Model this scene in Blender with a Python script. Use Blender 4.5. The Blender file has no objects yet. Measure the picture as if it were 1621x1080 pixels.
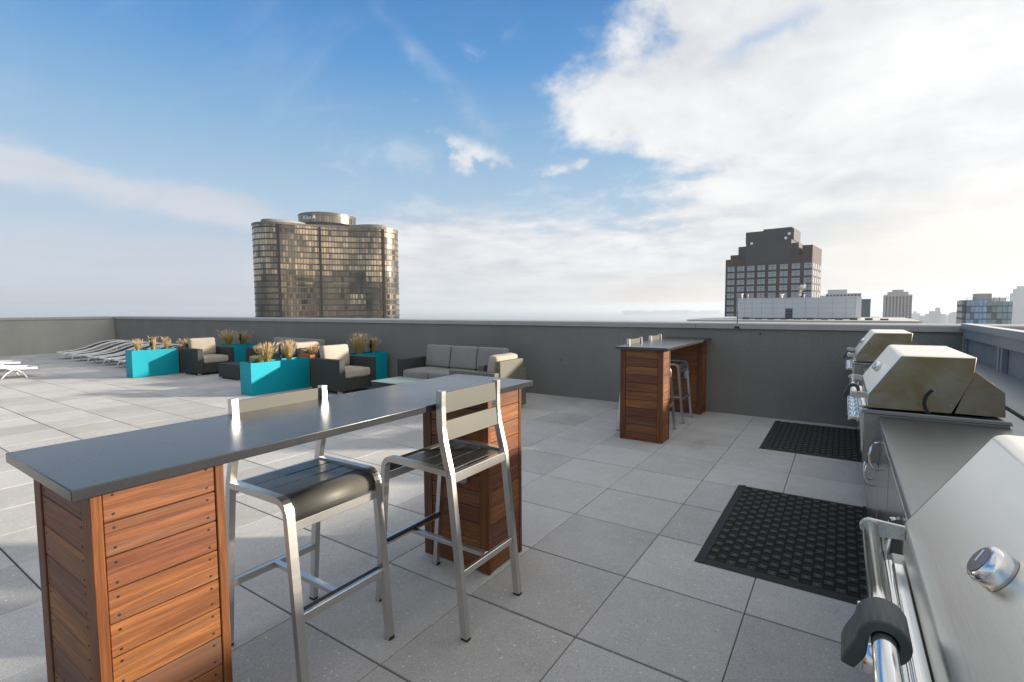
import bpy, bmesh, math, random
from mathutils import Vector, Matrix
random.seed(7)
S = bpy.context.scene
COL = S.collection
R = math.radians

# ---------------------------------------------------------------- camera
CAM_H = 1.4915
cam_d = bpy.data.cameras.new("camera")
cam = bpy.data.objects.new("camera", cam_d)
COL.objects.link(cam)
cam_d.sensor_width = 36.0
cam_d.lens = 785.74 / 1621 * 36.0
cam_d.clip_start = 0.02
cam_d.clip_end = 60000
yaw, pitch, roll = -0.587741, 0.065358, -0.005918
_f = Vector((math.sin(yaw) * math.cos(pitch), math.cos(yaw) * math.cos(pitch), -math.sin(pitch)))
_r = Vector((math.cos(yaw), -math.sin(yaw), 0)); _u = _r.cross(_f)
_r2 = math.cos(roll) * _r + math.sin(roll) * _u
_u2 = -math.sin(roll) * _r + math.cos(roll) * _u
cam.matrix_world = Matrix(((_r2.x, _u2.x, -_f.x, 0), (_r2.y, _u2.y, -_f.y, 0), (_r2.z, _u2.z, -_f.z, CAM_H), (0, 0, 0, 1)))
S.camera = cam

# ---------------------------------------------------------------- exposure, sun
EXPO = 1.7
K = 2.0 ** EXPO
S.view_settings.view_transform = 'Standard'
S.view_settings.look = 'None'
S.view_settings.exposure = EXPO
S.view_settings.gamma = 1.0
sun_dir = Vector((3.07, 2.26, 1.0)).normalized()
SUN_EL = math.asin(sun_dir.z); SUN_AZ = math.atan2(sun_dir.x, sun_dir.y)
sd = bpy.data.lights.new("sun", 'SUN')
sd.energy = 3.0; sd.angle = R(2.2); sd.color = (1.0, 0.90, 0.76)
so = bpy.data.objects.new("sun", sd); COL.objects.link(so)
so.rotation_euler = sun_dir.to_track_quat('Z', 'Y').to_euler()
so.location = (20, 15, 8)


# ---------------------------------------------------------------- node expression helper
class V:
    def __init__(s, nt, sock): s.nt, s.s = nt, sock
    def _m(s, op, *a, clamp=False):
        n = s.nt.nodes.new('ShaderNodeMath'); n.operation = op; n.use_clamp = clamp
        for i, v in enumerate((s,) + a):
            if isinstance(v, V): s.nt.links.new(v.s, n.inputs[i])
            else: n.inputs[i].default_value = v
        return V(s.nt, n.outputs[0])
    def __add__(s, o): return s._m('ADD', o)
    __radd__ = __add__
    def __sub__(s, o): return s._m('SUBTRACT', o)
    def __rsub__(s, o): return (s * -1.0) + o
    def __mul__(s, o): return s._m('MULTIPLY', o)
    __rmul__ = __mul__
    def __truediv__(s, o): return s._m('DIVIDE', o)
    def floor(s): return s._m('FLOOR')
    def fract(s): return s._m('FRACT')
    def abs(s): return s._m('ABSOLUTE')
    def max(s, o): return s._m('MAXIMUM', o)
    def min(s, o): return s._m('MINIMUM', o)
    def pow(s, o): return s._m('POWER', o)
    def gt(s, o): return s._m('GREATER_THAN', o)
    def lt(s, o): return s._m('LESS_THAN', o)
    def clamp(s): return s._m('ADD', 0.0, clamp=True)
    def exp(s): return s._m('EXPONENT')
    def sm(s, a, b):
        n = s.nt.nodes.new('ShaderNodeMapRange'); n.interpolation_type = 'SMOOTHSTEP'
        s.nt.links.new(s.s, n.inputs[0]); n.inputs[1].default_value = a; n.inputs[2].default_value = b
        return V(s.nt, n.outputs[0])


def lk(nt, a, b): nt.links.new(a.s if isinstance(a, V) else a, b)


def mixc(nt, f, a, b, mode='MIX'):
    n = nt.nodes.new('ShaderNodeMix'); n.data_type = 'RGBA'; n.blend_type = mode
    if isinstance(f, (int, float)): n.inputs[0].default_value = f
    else: lk(nt, f, n.inputs[0])
    for v, k in ((a, 6), (b, 7)):
        if isinstance(v, tuple): n.inputs[k].default_value = (*v[:3], 1)
        else: lk(nt, v, n.inputs[k])
    return n.outputs[2]


def noise(nt, vec, scale, detail=4, rough=0.55, dist=0.0, out=0):
    n = nt.nodes.new('ShaderNodeTexNoise')
    n.inputs['Scale'].default_value = scale; n.inputs['Detail'].default_value = detail
    n.inputs['Roughness'].default_value = rough; n.inputs['Distortion'].default_value = dist
    if vec is not None: lk(nt, vec, n.inputs['Vector'])
    return V(nt, n.outputs[out]) if out == 0 else n.outputs[out]


def vmul(nt, vec, sc):
    n = nt.nodes.new('ShaderNodeVectorMath'); n.operation = 'MULTIPLY'
    lk(nt, vec, n.inputs[0]); n.inputs[1].default_value = sc
    return n.outputs[0]


def comb(nt, x, y, z):
    n = nt.nodes.new('ShaderNodeCombineXYZ')
    for v, i in ((x, 0), (y, 1), (z, 2)):
        if isinstance(v, V): lk(nt, v, n.inputs[i])
        else: n.inputs[i].default_value = v
    return n.outputs[0]


def ramp(nt, fac, stops):
    n = nt.nodes.new('ShaderNodeValToRGB'); lk(nt, fac, n.inputs[0])
    e = n.color_ramp.elements
    while len(e) < len(stops): e.new(0.5)
    for el, (p, c) in zip(e, stops): el.position = p; el.color = (*c, 1)
    return n.outputs[0]


# ---------------------------------------------------------------- world: clear sky with cloud banks
W = bpy.data.worlds.new("World"); S.world = W; W.use_nodes = True
nt = W.node_tree; nt.nodes.clear()
out = nt.nodes.new('ShaderNodeOutputWorld'); bg = nt.nodes.new('ShaderNodeBackground')
nt.links.new(bg.outputs[0], out.inputs[0]); bg.inputs[1].default_value = 1.0 / K
tc = nt.nodes.new('ShaderNodeTexCoord'); sep = nt.nodes.new('ShaderNodeSeparateXYZ')
nt.links.new(tc.outputs['Generated'], sep.inputs[0])
dx, dy, dz = (V(nt, sep.outputs[i]) for i in range(3))
AZ0 = dx._m('ARCTAN2', dy) * (180 / math.pi)
EL = dz._m('ARCSINE') * (180 / math.pi)
wa = noise(nt, tc.outputs['Generated'], 5.5, 6, 0.6); wb = noise(nt, vmul(nt, tc.outputs['Generated'], (1.0, 1.0, 1.6)), 9.0, 6, 0.62, 0.3)
AZ = AZ0 + (wa - 0.5) * 22.0
sky = nt.nodes.new('ShaderNodeTexSky'); sky.sky_type = 'NISHITA'; sky.sun_disc = False
sky.sun_elevation = SUN_EL; sky.sun_rotation = SUN_AZ; sky.altitude = 200; sky.air_density = 1.0; sky.dust_density = 1.0
nish = vmul(nt, sky.outputs[0], (0.13, 0.13, 0.13))
clear = ramp(nt, (EL / 90.0).clamp(), [(0, (.58, .63, .72)), (.07, (.55, .64, .77)), (.13, (.46, .63, .81)), (.20, (.30, .52, .78)),
                                       (.28, (.125, .36, .73)), (.36, (.07, .25, .62)), (1, (.05, .17, .46))])
clear = mixc(nt, 0.15, clear, nish)
hd = dz.max(0.0) + 0.12
pl = comb(nt, dx / hd, dy / hd, 0.0)
n1 = noise(nt, pl, 1.35, 7, 0.58, 0.25)
n2 = noise(nt, pl, 0.62, 5, 0.5, 0.4)
n3 = noise(nt, vmul(nt, pl, (1.0, 3.2, 1.0)), 1.1, 6, 0.6, 0.9)
nn = (n1 - 0.5) * 1.9 + (n2 - 0.5) * 1.1


def gauss(v, c, w):
    d = (v - c) / w
    return ((d * d) * -1.0).exp()


# main bank on the right: its edge azimuth varies with elevation
B = gauss(EL, 22.0, 4.5) * -6.0 + gauss(EL, 14.0, 3.6) * 7.5 - 25.5
m1 = ((AZ - B) / 13.0 + nn * 1.9 + (wb - 0.5) * 0.8).sm(-0.18, 0.62) * (1.0 - gauss(AZ, -23.5, 2.0) * gauss(EL, 28.5, 2.2) * 0.9)
m1 = m1 * (1.0 - gauss(AZ, -8.0, 3.4) * gauss(EL - AZ * 0.35, 28.0, 1.0) * 0.40)
# low bank over the horizon
top2 = gauss(AZ, -37.0, 13.0) * 4.4 + 9.0
m2 = ((top2 - EL) / 5.5 + nn * 1.5).sm(-0.25, 0.75) * AZ.sm(-68, -48) * 0.93
# long streak on the left, haze layer beneath it
st = EL + (AZ + 79.0) * 0.17
m3 = (gauss(st + nn * 1.2, 12.0, 1.9) + (wb - 0.5) * 1.3).sm(0.15, 1.0) * (AZ * -1.0).sm(57.0, 66.0) * 0.85
m3b = gauss(EL + nn * 2.6, 4.2, 2.6) * (AZ * -1.0).sm(46.0, 60.0) * 0.52
# puffs and wisps between
EW = EL + (wb - 0.5) * 7.0
m4 = (gauss(AZ, -36.5, 4.2) * gauss(EW + (AZ0 + 37.0) * 0.32, 16.9, 1.5) * 1.1 + (wb - 0.5) * 2.6).sm(0.22, 1.25) * 0.9
m5 = (gauss(AZ, -28.5, 3.2) * gauss(EW - (AZ0 + 29.0) * 0.15, 15.2, 0.9) * 1.1 + (wb - 0.5) * 2.6).sm(0.22, 1.25) * 0.75
m6 = gauss(EW + (AZ0 + 39.5) * 0.85, 22.0, 1.1) * gauss(AZ, -40.0, 3.6) * (wb + 0.1).sm(0.30, 0.85) * 0.42
m7 = gauss(AZ, -45.0, 2.2) * gauss(EW, 16.5, 1.1) * 0.30
m8 = (n3 + (n2 - 0.5) * 0.8).sm(0.52, 0.86) * 0.20
cov = m1.max(m2).max(m3).max(m4).max(m5)
cov = (cov + m3b + m6 + m7 + m8 * 0.6).clamp()
cov = cov.max(EL.sm(34.0, 52.0) * (n1 * 0.5 + 0.62).clamp())
csh = (n1 * 0.55 + n2 * 0.45 + wa * 0.35 - 0.18).sm(0.34, 0.62)
cloud = mixc(nt, csh, (.67, .70, .75), (.97, .97, .97))
hz = (EL * -1.0).sm(-9.0, 1.0)
cloud = mixc(nt, hz * 0.75, cloud, (.72, .75, .77))
leftish = (AZ * -1.0).sm(40.0, 66.0)
cloud = mixc(nt, leftish * 0.75, cloud, (.62, .65, .73))
warm = gauss(AZ, -14.0, 13.0) * gauss(EL, 0.6, 2.0) * 0.75
cloud = mixc(nt, warm, cloud, (.90, .74, .62))
warm2 = gauss(AZ, 10.0, 17.0) * gauss(EL, 4.0, 5.0) * 0.8
cloud = mixc(nt, warm2, cloud, (.95, .89, .80))
skyc = mixc(nt, cov, clear, cloud)
# brightening around the veiled sun (off to the right)
dt = dx * sun_dir.x + dy * sun_dir.y + dz * sun_dir.z
glow = dt.max(0.0).pow(14.0) * 1.5 + dt.max(0.0).pow(6.0) * 0.65
skyc = mixc(nt, 1.0, skyc, mixc(nt, glow, (0, 0, 0), (1.0, .93, .84)), 'ADD')
side = gauss(AZ0, 94.0, 25.0) * gauss(EL, 4.0, 9.0) * 1.25
skyc = mixc(nt, 1.0, skyc, mixc(nt, side, (0, 0, 0), (1.0, .74, .48)), 'ADD')
below = (dz * -1.0).sm(-0.002, 0.05)
skyc = mixc(nt, below, skyc, (.30, .32, .34))
nt.links.new(skyc, bg.inputs[0])


# ---------------------------------------------------------------- material helpers
MATS = {}


def mat(name, color, rough=0.6, metal=0.0, fn=None, spec=0.5, bump=None, coat=0.0):
    if name in MATS: return MATS[name]
    m = bpy.data.materials.new(name); m.use_nodes = True
    t = m.node_tree; p = t.nodes['Principled BSDF']
    p.inputs['Base Color'].default_value = (*color, 1); p.inputs['Roughness'].default_value = rough
    p.inputs['Metallic'].default_value = metal; p.inputs['Specular IOR Level'].default_value = spec
    p.inputs['Coat Weight'].default_value = coat
    c = t.nodes.new('ShaderNodeTexCoord')
    if fn: fn(t, p, c)
    if bump:
        h = noise(t, c.outputs['Object'], bump[0], 4, 0.6)
        setbump(t, p, h, bump[1])
    MATS[name] = m
    return m


def setbump(t, p, h, st, dist=0.01):
    b = t.nodes.new('ShaderNodeBump'); b.inputs['Strength'].default_value = st; b.inputs['Distance'].default_value = dist
    lk(t, h, b.inputs['Height']); t.links.new(b.outputs[0], p.inputs['Normal'])


def attr(t, name):
    n = t.nodes.new('ShaderNodeAttribute'); n.attribute_name = name
    return V(t, n.outputs['Fac'])


def sepo(t, sock):
    n = t.nodes.new('ShaderNodeSeparateXYZ'); t.links.new(sock, n.inputs[0])
    return [V(t, n.outputs[i]) for i in range(3)]


def m_paver():
    def fn(t, p, c):
        o = c.outputs['Object']
        tone = attr(t, 'tone')
        big = noise(t, o, 1.3, 5, 0.6, 0.3); mid = noise(t, o, 9, 5, 0.65); fine = noise(t, o, 260, 2, 0.6)
        v = (tone - 0.5) * 0.24 + (big - 0.5) * 0.46 + (mid - 0.5) * 0.22 + (fine - 0.5) * 0.55 + 1.0
        base = mixc(t, 1.0, (.430, .416, .392), comb(t, v, v, v), 'MULTIPLY')
        # pale aggregate flecks
        vo = t.nodes.new('ShaderNodeTexVoronoi'); vo.inputs['Scale'].default_value = 85; t.links.new(o, vo.inputs['Vector'])
        rnd = sepo(t, vo.outputs['Color'])[0]
        fl = V(t, vo.outputs['Distance']).lt(0.30) * rnd.gt(0.80)
        vo2 = t.nodes.new('ShaderNodeTexVoronoi'); vo2.inputs['Scale'].default_value = 33; t.links.new(o, vo2.inputs['Vector'])
        fl2 = V(t, vo2.outputs['Distance']).lt(0.17) * sepo(t, vo2.outputs['Color'])[1].gt(0.80)
        vo3 = t.nodes.new('ShaderNodeTexVoronoi'); vo3.inputs['Scale'].default_value = 110; t.links.new(vmul(t, o, (1, 1.1, 1)), vo3.inputs['Vector'])
        dk = V(t, vo3.outputs['Distance']).lt(0.34) * sepo(t, vo3.outputs['Color'])[2].gt(0.72)
        base = mixc(t, dk * 0.45, base, (.17, .17, .17))
        base = mixc(t, fl * 0.38, base, (.72, .72, .70)); base = mixc(t, fl2 * 0.5, base, (.80, .80, .77))
        vs_ = t.nodes.new('ShaderNodeTexVoronoi'); vs_.inputs['Scale'].default_value = 1.7; t.links.new(o, vs_.inputs['Vector'])
        spot = (V(t, vs_.outputs['Distance']) + (mid - 0.5) * 0.03).lt(0.018) * sepo(t, vs_.outputs['Color'])[0].gt(0.45)
        base = mixc(t, spot * 0.75, base, (.09, .085, .08))
        # stains along some edges
        stn = noise(t, o, 0.55, 6, 0.7, 0.8).sm(0.58, 0.74)
        base = mixc(t, stn * 0.40, base, (.20, .195, .19))
        lk(t, base, p.inputs['Base Color'])
        setbump(t, p, fine * 0.6 + mid * 0.4, 0.35, 0.004)
    return mat('paver_concrete', (.3, .3, .3), 0.86, fn=fn, spec=0.3)


def m_stucco(name, col, k=1.0):
    def fn(t, p, c):
        o = c.outputs['Object']
        a = noise(t, o, 0.9, 5, 0.6); b = noise(t, o, 38, 3, 0.65); f = noise(t, o, 170, 2, 0.6)
        st = noise(t, vmul(t, o, (3.2, 3.2, 0.35)), 1.0, 5, 0.65)
        v = (a - 0.5) * 0.35 + (b - 0.5) * 0.35 * k + (f - 0.5) * 0.5 * k + (st - 0.5) * 0.22 + 1.0
        lk(t, mixc(t, 1.0, col, comb(t, v, v, v), 'MULTIPLY'), p.inputs['Base Color'])
        setbump(t, p, b * 0.5 + f * 0.5, 0.6, 0.006)
    return mat(name, col, 0.9, fn=fn, spec=0.25)


def m_wood(name, axis, c1, c2, c3):
    # axis: 'h' grain runs level, 'v' grain runs up
    def fn(t, p, c):
        o = c.outputs['Object']; tone = attr(t, 'tone')
        oi = t.nodes.new('ShaderNodeObjectInfo')
        off = V(t, oi.outputs['Random']) * 7.0 + tone * 31.0
        sc = (2.2, 2.2, 55.0) if axis == 'h' else (55.0, 55.0, 2.2)
        ad = t.nodes.new('ShaderNodeVectorMath'); ad.operation = 'ADD'
        t.links.new(vmul(t, o, sc), ad.inputs[0]); t.links.new(comb(t, off, off, off), ad.inputs[1])
        g = noise(t, ad.outputs[0], 1.0, 6, 0.62, 0.9)
        sc2 = (9, 9, 260) if axis == 'h' else (260, 260, 9)
        g2 = noise(t, vmul(t, o, sc2), 1.0, 3, 0.6)
        patch = noise(t, ad.outputs[0], 0.22, 3, 0.5)
        a = mixc(t, tone.sm(0.1, 0.9), c1, c2)
        b = mixc(t, (g * 0.9 + g2 * 0.35 - 0.2).sm(0.25, 0.72), vdark(t, a), a)
        b = mixc(t, patch.sm(0.45, 0.75) * 0.55, b, c3)
        lk(t, b, p.inputs['Base Color'])
        setbump(t, p, g * 0.5 + g2 * 0.5, 0.35, 0.003)
    return mat(name, c1, 0.52, fn=fn, spec=0.4)


def vdark(t, col): return mixc(t, 1.0, col, (.38, .33, .32), 'MULTIPLY')


def m_steel(name, col=(.62, .62, .60), rough=0.28, tint=None, brush='y', amt=0.25):
    def fn(t, p, c):
        o = c.outputs['Object']
        sc = {'y': (400, 3, 400), 'x': (3, 400, 400), 'z': (400, 400, 3)}[brush]
        g = noise(t, vmul(t, o, sc), 1.0, 3, 0.6); s = noise(t, o, 5, 5, 0.6)
        cc = mixc(t, (s - 0.3).clamp() * amt * 2, col, tuple(v * 0.6 for v in col))
        if tint:
            h = noise(t, o, 4.2, 4, 0.55, 0.6); h2 = noise(t, vmul(t, o, (1, 1, 1.6)), 7.5, 3, 0.5, 1.0)
            cc = mixc(t, h.sm(0.36, 0.62) * 0.85, cc, tint); cc = mixc(t, h2.sm(0.50, 0.78) * 0.40, cc, (.22, .14, .07))
        lk(t, cc, p.inputs['Base Color'])
        lk(t, g * 0.16 + s * 0.12 + (rough - 0.12), p.inputs['Roughness'])
        setbump(t, p, g, 0.06, 0.002)
    return mat(name, col, rough, 1.0, fn=fn)


def m_wicker(name, col, col2):
    def fn(t, p, c):
        o = c.outputs['Object']; x, y, z = sepo(t, o)
        a = ((x + y) * 62.0).fract(); b = (z * 80.0).fract()
        par = ((x + y) * 62.0).floor() + (z * 80.0).floor()
        ck = (par * 0.5).fract().gt(0.25)
        h = (a - 0.5).abs() * ck + (b - 0.5).abs() * (1.0 - ck)
        n = noise(t, o, 30, 3)
        lk(t, mixc(t, (h * 1.6 + n * 0.3).clamp(), col2, col), p.inputs['Base Color'])
        setbump(t, p, h * -1.0, 0.7, 0.004)
    return mat(name, col, 0.6, fn=fn, spec=0.35)


def m_fabric(name, col):
    def fn(t, p, c):
        o = c.outputs['Object']
        a = noise(t, o, 6, 4); f = noise(t, o, 320, 2)
        v = (a - 0.5) * 0.3 + (f - 0.5) * 0.35 + 1.0
        lk(t, mixc(t, 1.0, col, comb(t, v, v, v), 'MULTIPLY'), p.inputs['Base Color'])
        setbump(t, p, f * 0.4 + a * 0.6, 0.35, 0.006)
    return mat(name, col, 0.9, fn=fn, spec=0.2)


def m_stone_top():
    def fn(t, p, c):
        o = c.outputs['Object']
        a = noise(t, o, 2.0, 5, 0.6, 0.4); f = noise(t, o, 240, 3, 0.6)
        v = (a - 0.5) * 0.35 + (f - 0.5) * 0.5 + 1.0
        lk(t, mixc(t, 1.0, (.026, .028, .031), comb(t, v, v, v), 'MULTIPLY'), p.inputs['Base Color'])
        lk(t, a * 0.20 + f * 0.14 + 0.07, p.inputs['Roughness'])
        setbump(t, p, f, 0.08, 0.002)
    return mat('honed_dark_stone', (.07, .08, .09), 0.33, fn=fn, spec=0.75)


def m_teal():
    def fn(t, p, c):
        o = c.outputs['Object']; a = noise(t, o, 2.5, 4); f = noise(t, vmul(t, o, (1, 1, .3)), 22, 4)
        v = (a - 0.5) * 0.22 + (f - 0.5) * 0.12 + 1.0
        lk(t, mixc(t, 1.0, (.0, .27, .345), comb(t, v, v, v), 'MULTIPLY'), p.inputs['Base Color'])
        lk(t, a * 0.3 + 0.3, p.inputs['Roughness'])
    return mat('teal_powder_coat', (.0, .3, .37), 0.5, fn=fn, spec=0.22)


def m_plain(name, col, rough=0.6, metal=0.0, amt=0.3, scale=8, bump=0.15):
    def fn(t, p, c):
        o = c.outputs['Object']; a = noise(t, o, scale, 5, 0.6); f = noise(t, o, scale * 14, 2, 0.6)
        v = (a - 0.5) * amt + (f - 0.5) * amt * 0.6 + 1.0
        lk(t, mixc(t, 1.0, col, comb(t, v, v, v), 'MULTIPLY'), p.inputs['Base Color'])
        lk(t, a * 0.2 + (rough - 0.1), p.inputs['Roughness'])
        setbump(t, p, f, bump, 0.003)
    return mat(name, col, rough, metal, fn=fn)


PAVER = m_paver()
STUCCO = m_stucco('grey_stucco', (.195, .195, .180), 1.5)
STUCCO2 = m_stucco('pale_stucco_panel', (.24, .245, .25))
COPING = m_plain('coping_metal', (.34, .335, .32), 0.5, 0.0, 0.3, 3)
COPING2 = m_plain('blue_grey_metal', (.25, .27, .285), 0.5, 0.0, 0.25, 4)
WOODH = m_wood('ipe_boards', 'h', (.205, .068, .030), (.36, .140, .034), (.15, .085, .050))
WOODV = m_wood('ipe_posts', 'v', (.18, .060, .016), (.26, .088, .018), (.12, .055, .028))
SCREW = m_plain('dark_screw', (.03, .025, .02), 0.5, 0.5)
STONE = m_stone_top()
ALU = m_steel('brushed_aluminium', (.66, .64, .61), 0.34, amt=0.15)
ALUSLAT = m_plain('anodised_slat', (.085, .083, .070), 0.55, 0.25, 0.12, 5, 0.03)
DARKSLAT = m_plain('dark_seat_slat', (.055, .058, .058), 0.30, 0.5, 0.3, 6, 0.05)
RUBBER = m_plain('black_rubber', (.016, .017, .016), 0.65, 0, 0.3, 12)
CLAMP = m_plain('grey_green_rubber', (.045, .055, .052), 0.5, 0, 0.2, 9)
STEEL = m_steel('stainless', (.60, .60, .57), 0.26)
STEELT = m_steel('heat_tinted_stainless', (.31, .30, .24), 0.42, tint=(.23, .175, .085), brush='x', amt=0.35)
STEELC = m_steel('counter_stainless', (.31, .32, .32), 0.38, brush='y', amt=0.35)
CHROME = m_steel('polished_steel', (.80, .80, .78), 0.12, amt=0.1)
WICK = m_wicker('charcoal_wicker', (.045, .05, .05), (.015, .016, .016))
WICKL = m_wicker('sunlit_wicker', (.20, .19, .15), (.06, .055, .045))  # paler wicker: sunlight on the chair back put into the colour
CUSH = m_fabric('taupe_cushion', (.36, .315, .265))
CUSHD = m_fabric('grey_cushion', (.25, .24, .225))
TEAL = m_teal()
CORTEN = m_plain('rust_planter', (.34, .105, .03), 0.7, 0, 0.5, 7)
SOIL = m_plain('potting_soil', (.035, .028, .02), 0.95, 0, 0.6, 30)
WHITEP = m_plain('white_powder_coat', (.78, .78, .78), 0.4, 0, 0.08, 6, 0.03)
SLING = m_fabric('dark_sling', (.05, .052, .058))
MATBASE = m_plain('mat_base_rubber', (.004, .005, .004), 0.95, 0, 0.2, 12)
BLACKM = m_plain('black_metal', (.02, .02, .022), 0.4, 0.3)
GLASSF = m_plain('frosted_table_glass', (.33, .42, .41), 0.18, 0, 0.1, 5, 0.02)
PLASTG = m_plain('grey_plastic', (.35, .37, .38), 0.5)


# ---------------------------------------------------------------- mesh helpers
class MB:
    def __init__(s):
        s.bm = bmesh.new(); s.tone = s.bm.faces.layers.float.new('tone')

    def _fin(s, geom_faces, mi, tone):
        for f in geom_faces:
            f.material_index = mi; f[s.tone] = tone

    def box(s, x0, x1, y0, y1, z0, z1, mi=0, tone=0.5, bev=0.0, M=None, seg=1):
        vs = [s.bm.verts.new((x, y, z)) for x in (x0, x1) for y in (y0, y1) for z in (z0, z1)]
        q = [(0, 1, 3, 2), (4, 6, 7, 5), (0, 4, 5, 1), (2, 3, 7, 6), (0, 2, 6, 4), (1, 5, 7, 3)]
        fs = [s.bm.faces.new([vs[i] for i in f]) for f in q]
        s._fin(fs, mi, tone)
        if bev > 0:
            es = list({e for f in fs for e in f.edges})
            r = bmesh.ops.bevel(s.bm, geom=es, offset=bev, segments=seg, affect='EDGES', profile=0.5, clamp_overlap=True)
            for f in r['faces']: f.material_index = mi; f[s.tone] = tone; f.smooth = seg > 1
            vs = list({v for f in r['faces'] for v in f.verts} | {v for v in vs if v.is_valid})
        if M is not None: bmesh.ops.transform(s.bm, matrix=M, verts=[v for v in vs if v.is_valid])
        return s

    def prism(s, pts, axis, a0, a1, mi=0, tone=0.5, bev=0.0, seg=2):
        # pts: 2D outline; axis 'y' -> (x,z), 'x' -> (y,z), 'z' -> (x,y)
        def P(p, a): return {'y': (p[0], a, p[1]), 'x': (a, p[0], p[1]), 'z': (p[0], p[1], a)}[axis]
        A = [s.bm.verts.new(P(p, a0)) for p in pts]; Bv = [s.bm.verts.new(P(p, a1)) for p in pts]
        n = len(pts); fs = [s.bm.faces.new(A), s.bm.faces.new(Bv[::-1])]
        for i in range(n): fs.append(s.bm.faces.new([A[i], Bv[i], Bv[(i + 1) % n], A[(i + 1) % n]]))
        s._fin(fs, mi, tone)
        bmesh.ops.recalc_face_normals(s.bm, faces=fs)
        if bev > 0:
            es = list({e for f in fs for e in f.edges})
            r = bmesh.ops.bevel(s.bm, geom=es, offset=bev, segments=seg, affect='EDGES', profile=0.5, clamp_overlap=True)
            for f in r['faces']: f.material_index = mi; f[s.tone] = tone; f.smooth = True
        return s

    def tube(s, path, r=0.01, n=10, mi=0, tone=0.5, rect=None, caps=True, up=Vector((0, 0, 1)), radii=None):
        path = [Vector(p) for p in path]; rings = []
        for i, p in enumerate(path):
            d = (path[min(i + 1, len(path) - 1)] - path[max(i - 1, 0)]).normalized()
            ref = up if abs(d.dot(up)) < 0.97 else Vector((1, 0, 0)) if abs(up.x) < 0.9 else Vector((0, 0, 1))
            a = d.cross(ref).normalized(); b = a.cross(d).normalized()
            rr = radii[i] if radii else r
            if rect: offs = [(-rect[0], -rect[1]), (rect[0], -rect[1]), (rect[0], rect[1]), (-rect[0], rect[1])]
            else: offs = [(rr * math.cos(2 * math.pi * k / n), rr * math.sin(2 * math.pi * k / n)) for k in range(n)]
            rings.append([s.bm.verts.new(p + a * u + b * v) for u, v in offs])
        m = len(rings[0]); fs = []
        for i in range(len(rings) - 1):
            for k in range(m):
                f = s.bm.faces.new([rings[i][k], rings[i][(k + 1) % m], rings[i + 1][(k + 1) % m], rings[i + 1][k]])
                f.smooth = not rect; fs.append(f)
        if caps: fs += [s.bm.faces.new(rings[0][::-1]), s.bm.faces.new(rings[-1])]
        s._fin(fs, mi, tone)
        return s

    def cyl(s, a, b, r, n=16, mi=0, r2=None, tone=0.5): return s.tube([a, b], r, n, mi, tone, radii=[r, r if r2 is None else r2])

    def quad(s, pts, mi=0, tone=0.5):
        f = s.bm.faces.new([s.bm.verts.new(p) for p in pts]); s._fin([f], mi, tone); return s

    def build(s, name, mats, parent=None, smooth_angle=None):
        bmesh.ops.recalc_face_normals(s.bm, faces=s.bm.faces[:])
        me = bpy.data.meshes.new(name); s.bm.to_mesh(me); s.bm.free()
        for m in (mats if isinstance(mats, (list, tuple)) else [mats]): me.materials.append(m)
        o = bpy.data.objects.new(name, me); COL.objects.link(o)
        if parent is not None: o.parent = parent
        return o


def tag(o, label=None, cat=None, group=None, kind=None):
    if label: o['label'] = label
    if cat: o['category'] = cat
    if group: o['group'] = group
    if kind: o['kind'] = kind
    return o


def empty(name, loc=(0, 0, 0), rz=0.0):
    o = bpy.data.objects.new(name, None); o.empty_display_size = 0.1
    COL.objects.link(o); o.location = loc; o.rotation_euler = (0, 0, rz); return o


def kids(o): return [c for c in COL.objects if c.parent == o]


def copy_tree(o, parent=None):
    c = o.copy(); COL.objects.link(c)
    if parent is not None: c.parent = parent
    for ch in kids(o): copy_tree(ch, c)
    return c


def at(px, py, depth):
    # a point at a real distance: used for laying out the far city
    return Vector((0, 0, CAM_H)) + (_f + _r2 * ((px - 810.5) / 785.74) - _u2 * ((py - 540) / 785.74)) * depth


# ================================================================ setting
WY = 7.43; X0 = -23.35; X1 = 1.13
T = 0.61; gx, gy = -0.9656, 1.957
mb = MB()
i0 = int(math.floor((X0 - gx) / T)); i1 = int(math.ceil((X1 - gx) / T))
j0 = -10; j1 = int(math.ceil((WY - gy) / T))
for i in range(i0, i1):
    for j in range(j0, j1):
        a, b = gx + i * T, gx + (i + 1) * T; c, d = gy + j * T, gy + (j + 1) * T
        a = max(a, X0); b = min(b, X1); d = min(d, WY)
        if b - a < 0.02 or d - c < 0.02: continue
        dzt = random.uniform(-0.0008, 0.0008)
        gxw = 0.0021 + random.uniform(-.0003, .0006); gyw = 0.0042 + random.uniform(-.001, .0012)
        if j == 0 or j == -1: gyw += 0.0012
        mb.box(a + gxw, b - gxw, c + gyw, d - gyw, -0.05, dzt, tone=random.random(), bev=0.0022)
tag(mb.build('roof_deck', PAVER), kind='structure')
mb = MB(); mb.box(X0, 9.0, gy + j0 * T, WY, -0.40, -0.012)
tag(mb.build('roof_slab', m_plain('joint_bitumen', (.045, .043, .04), 0.95)), kind='structure')  # dark slab that shows through the paver joints


def parapet(name, lab, cat='wall'):
    return tag(empty(name), lab, cat)


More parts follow.
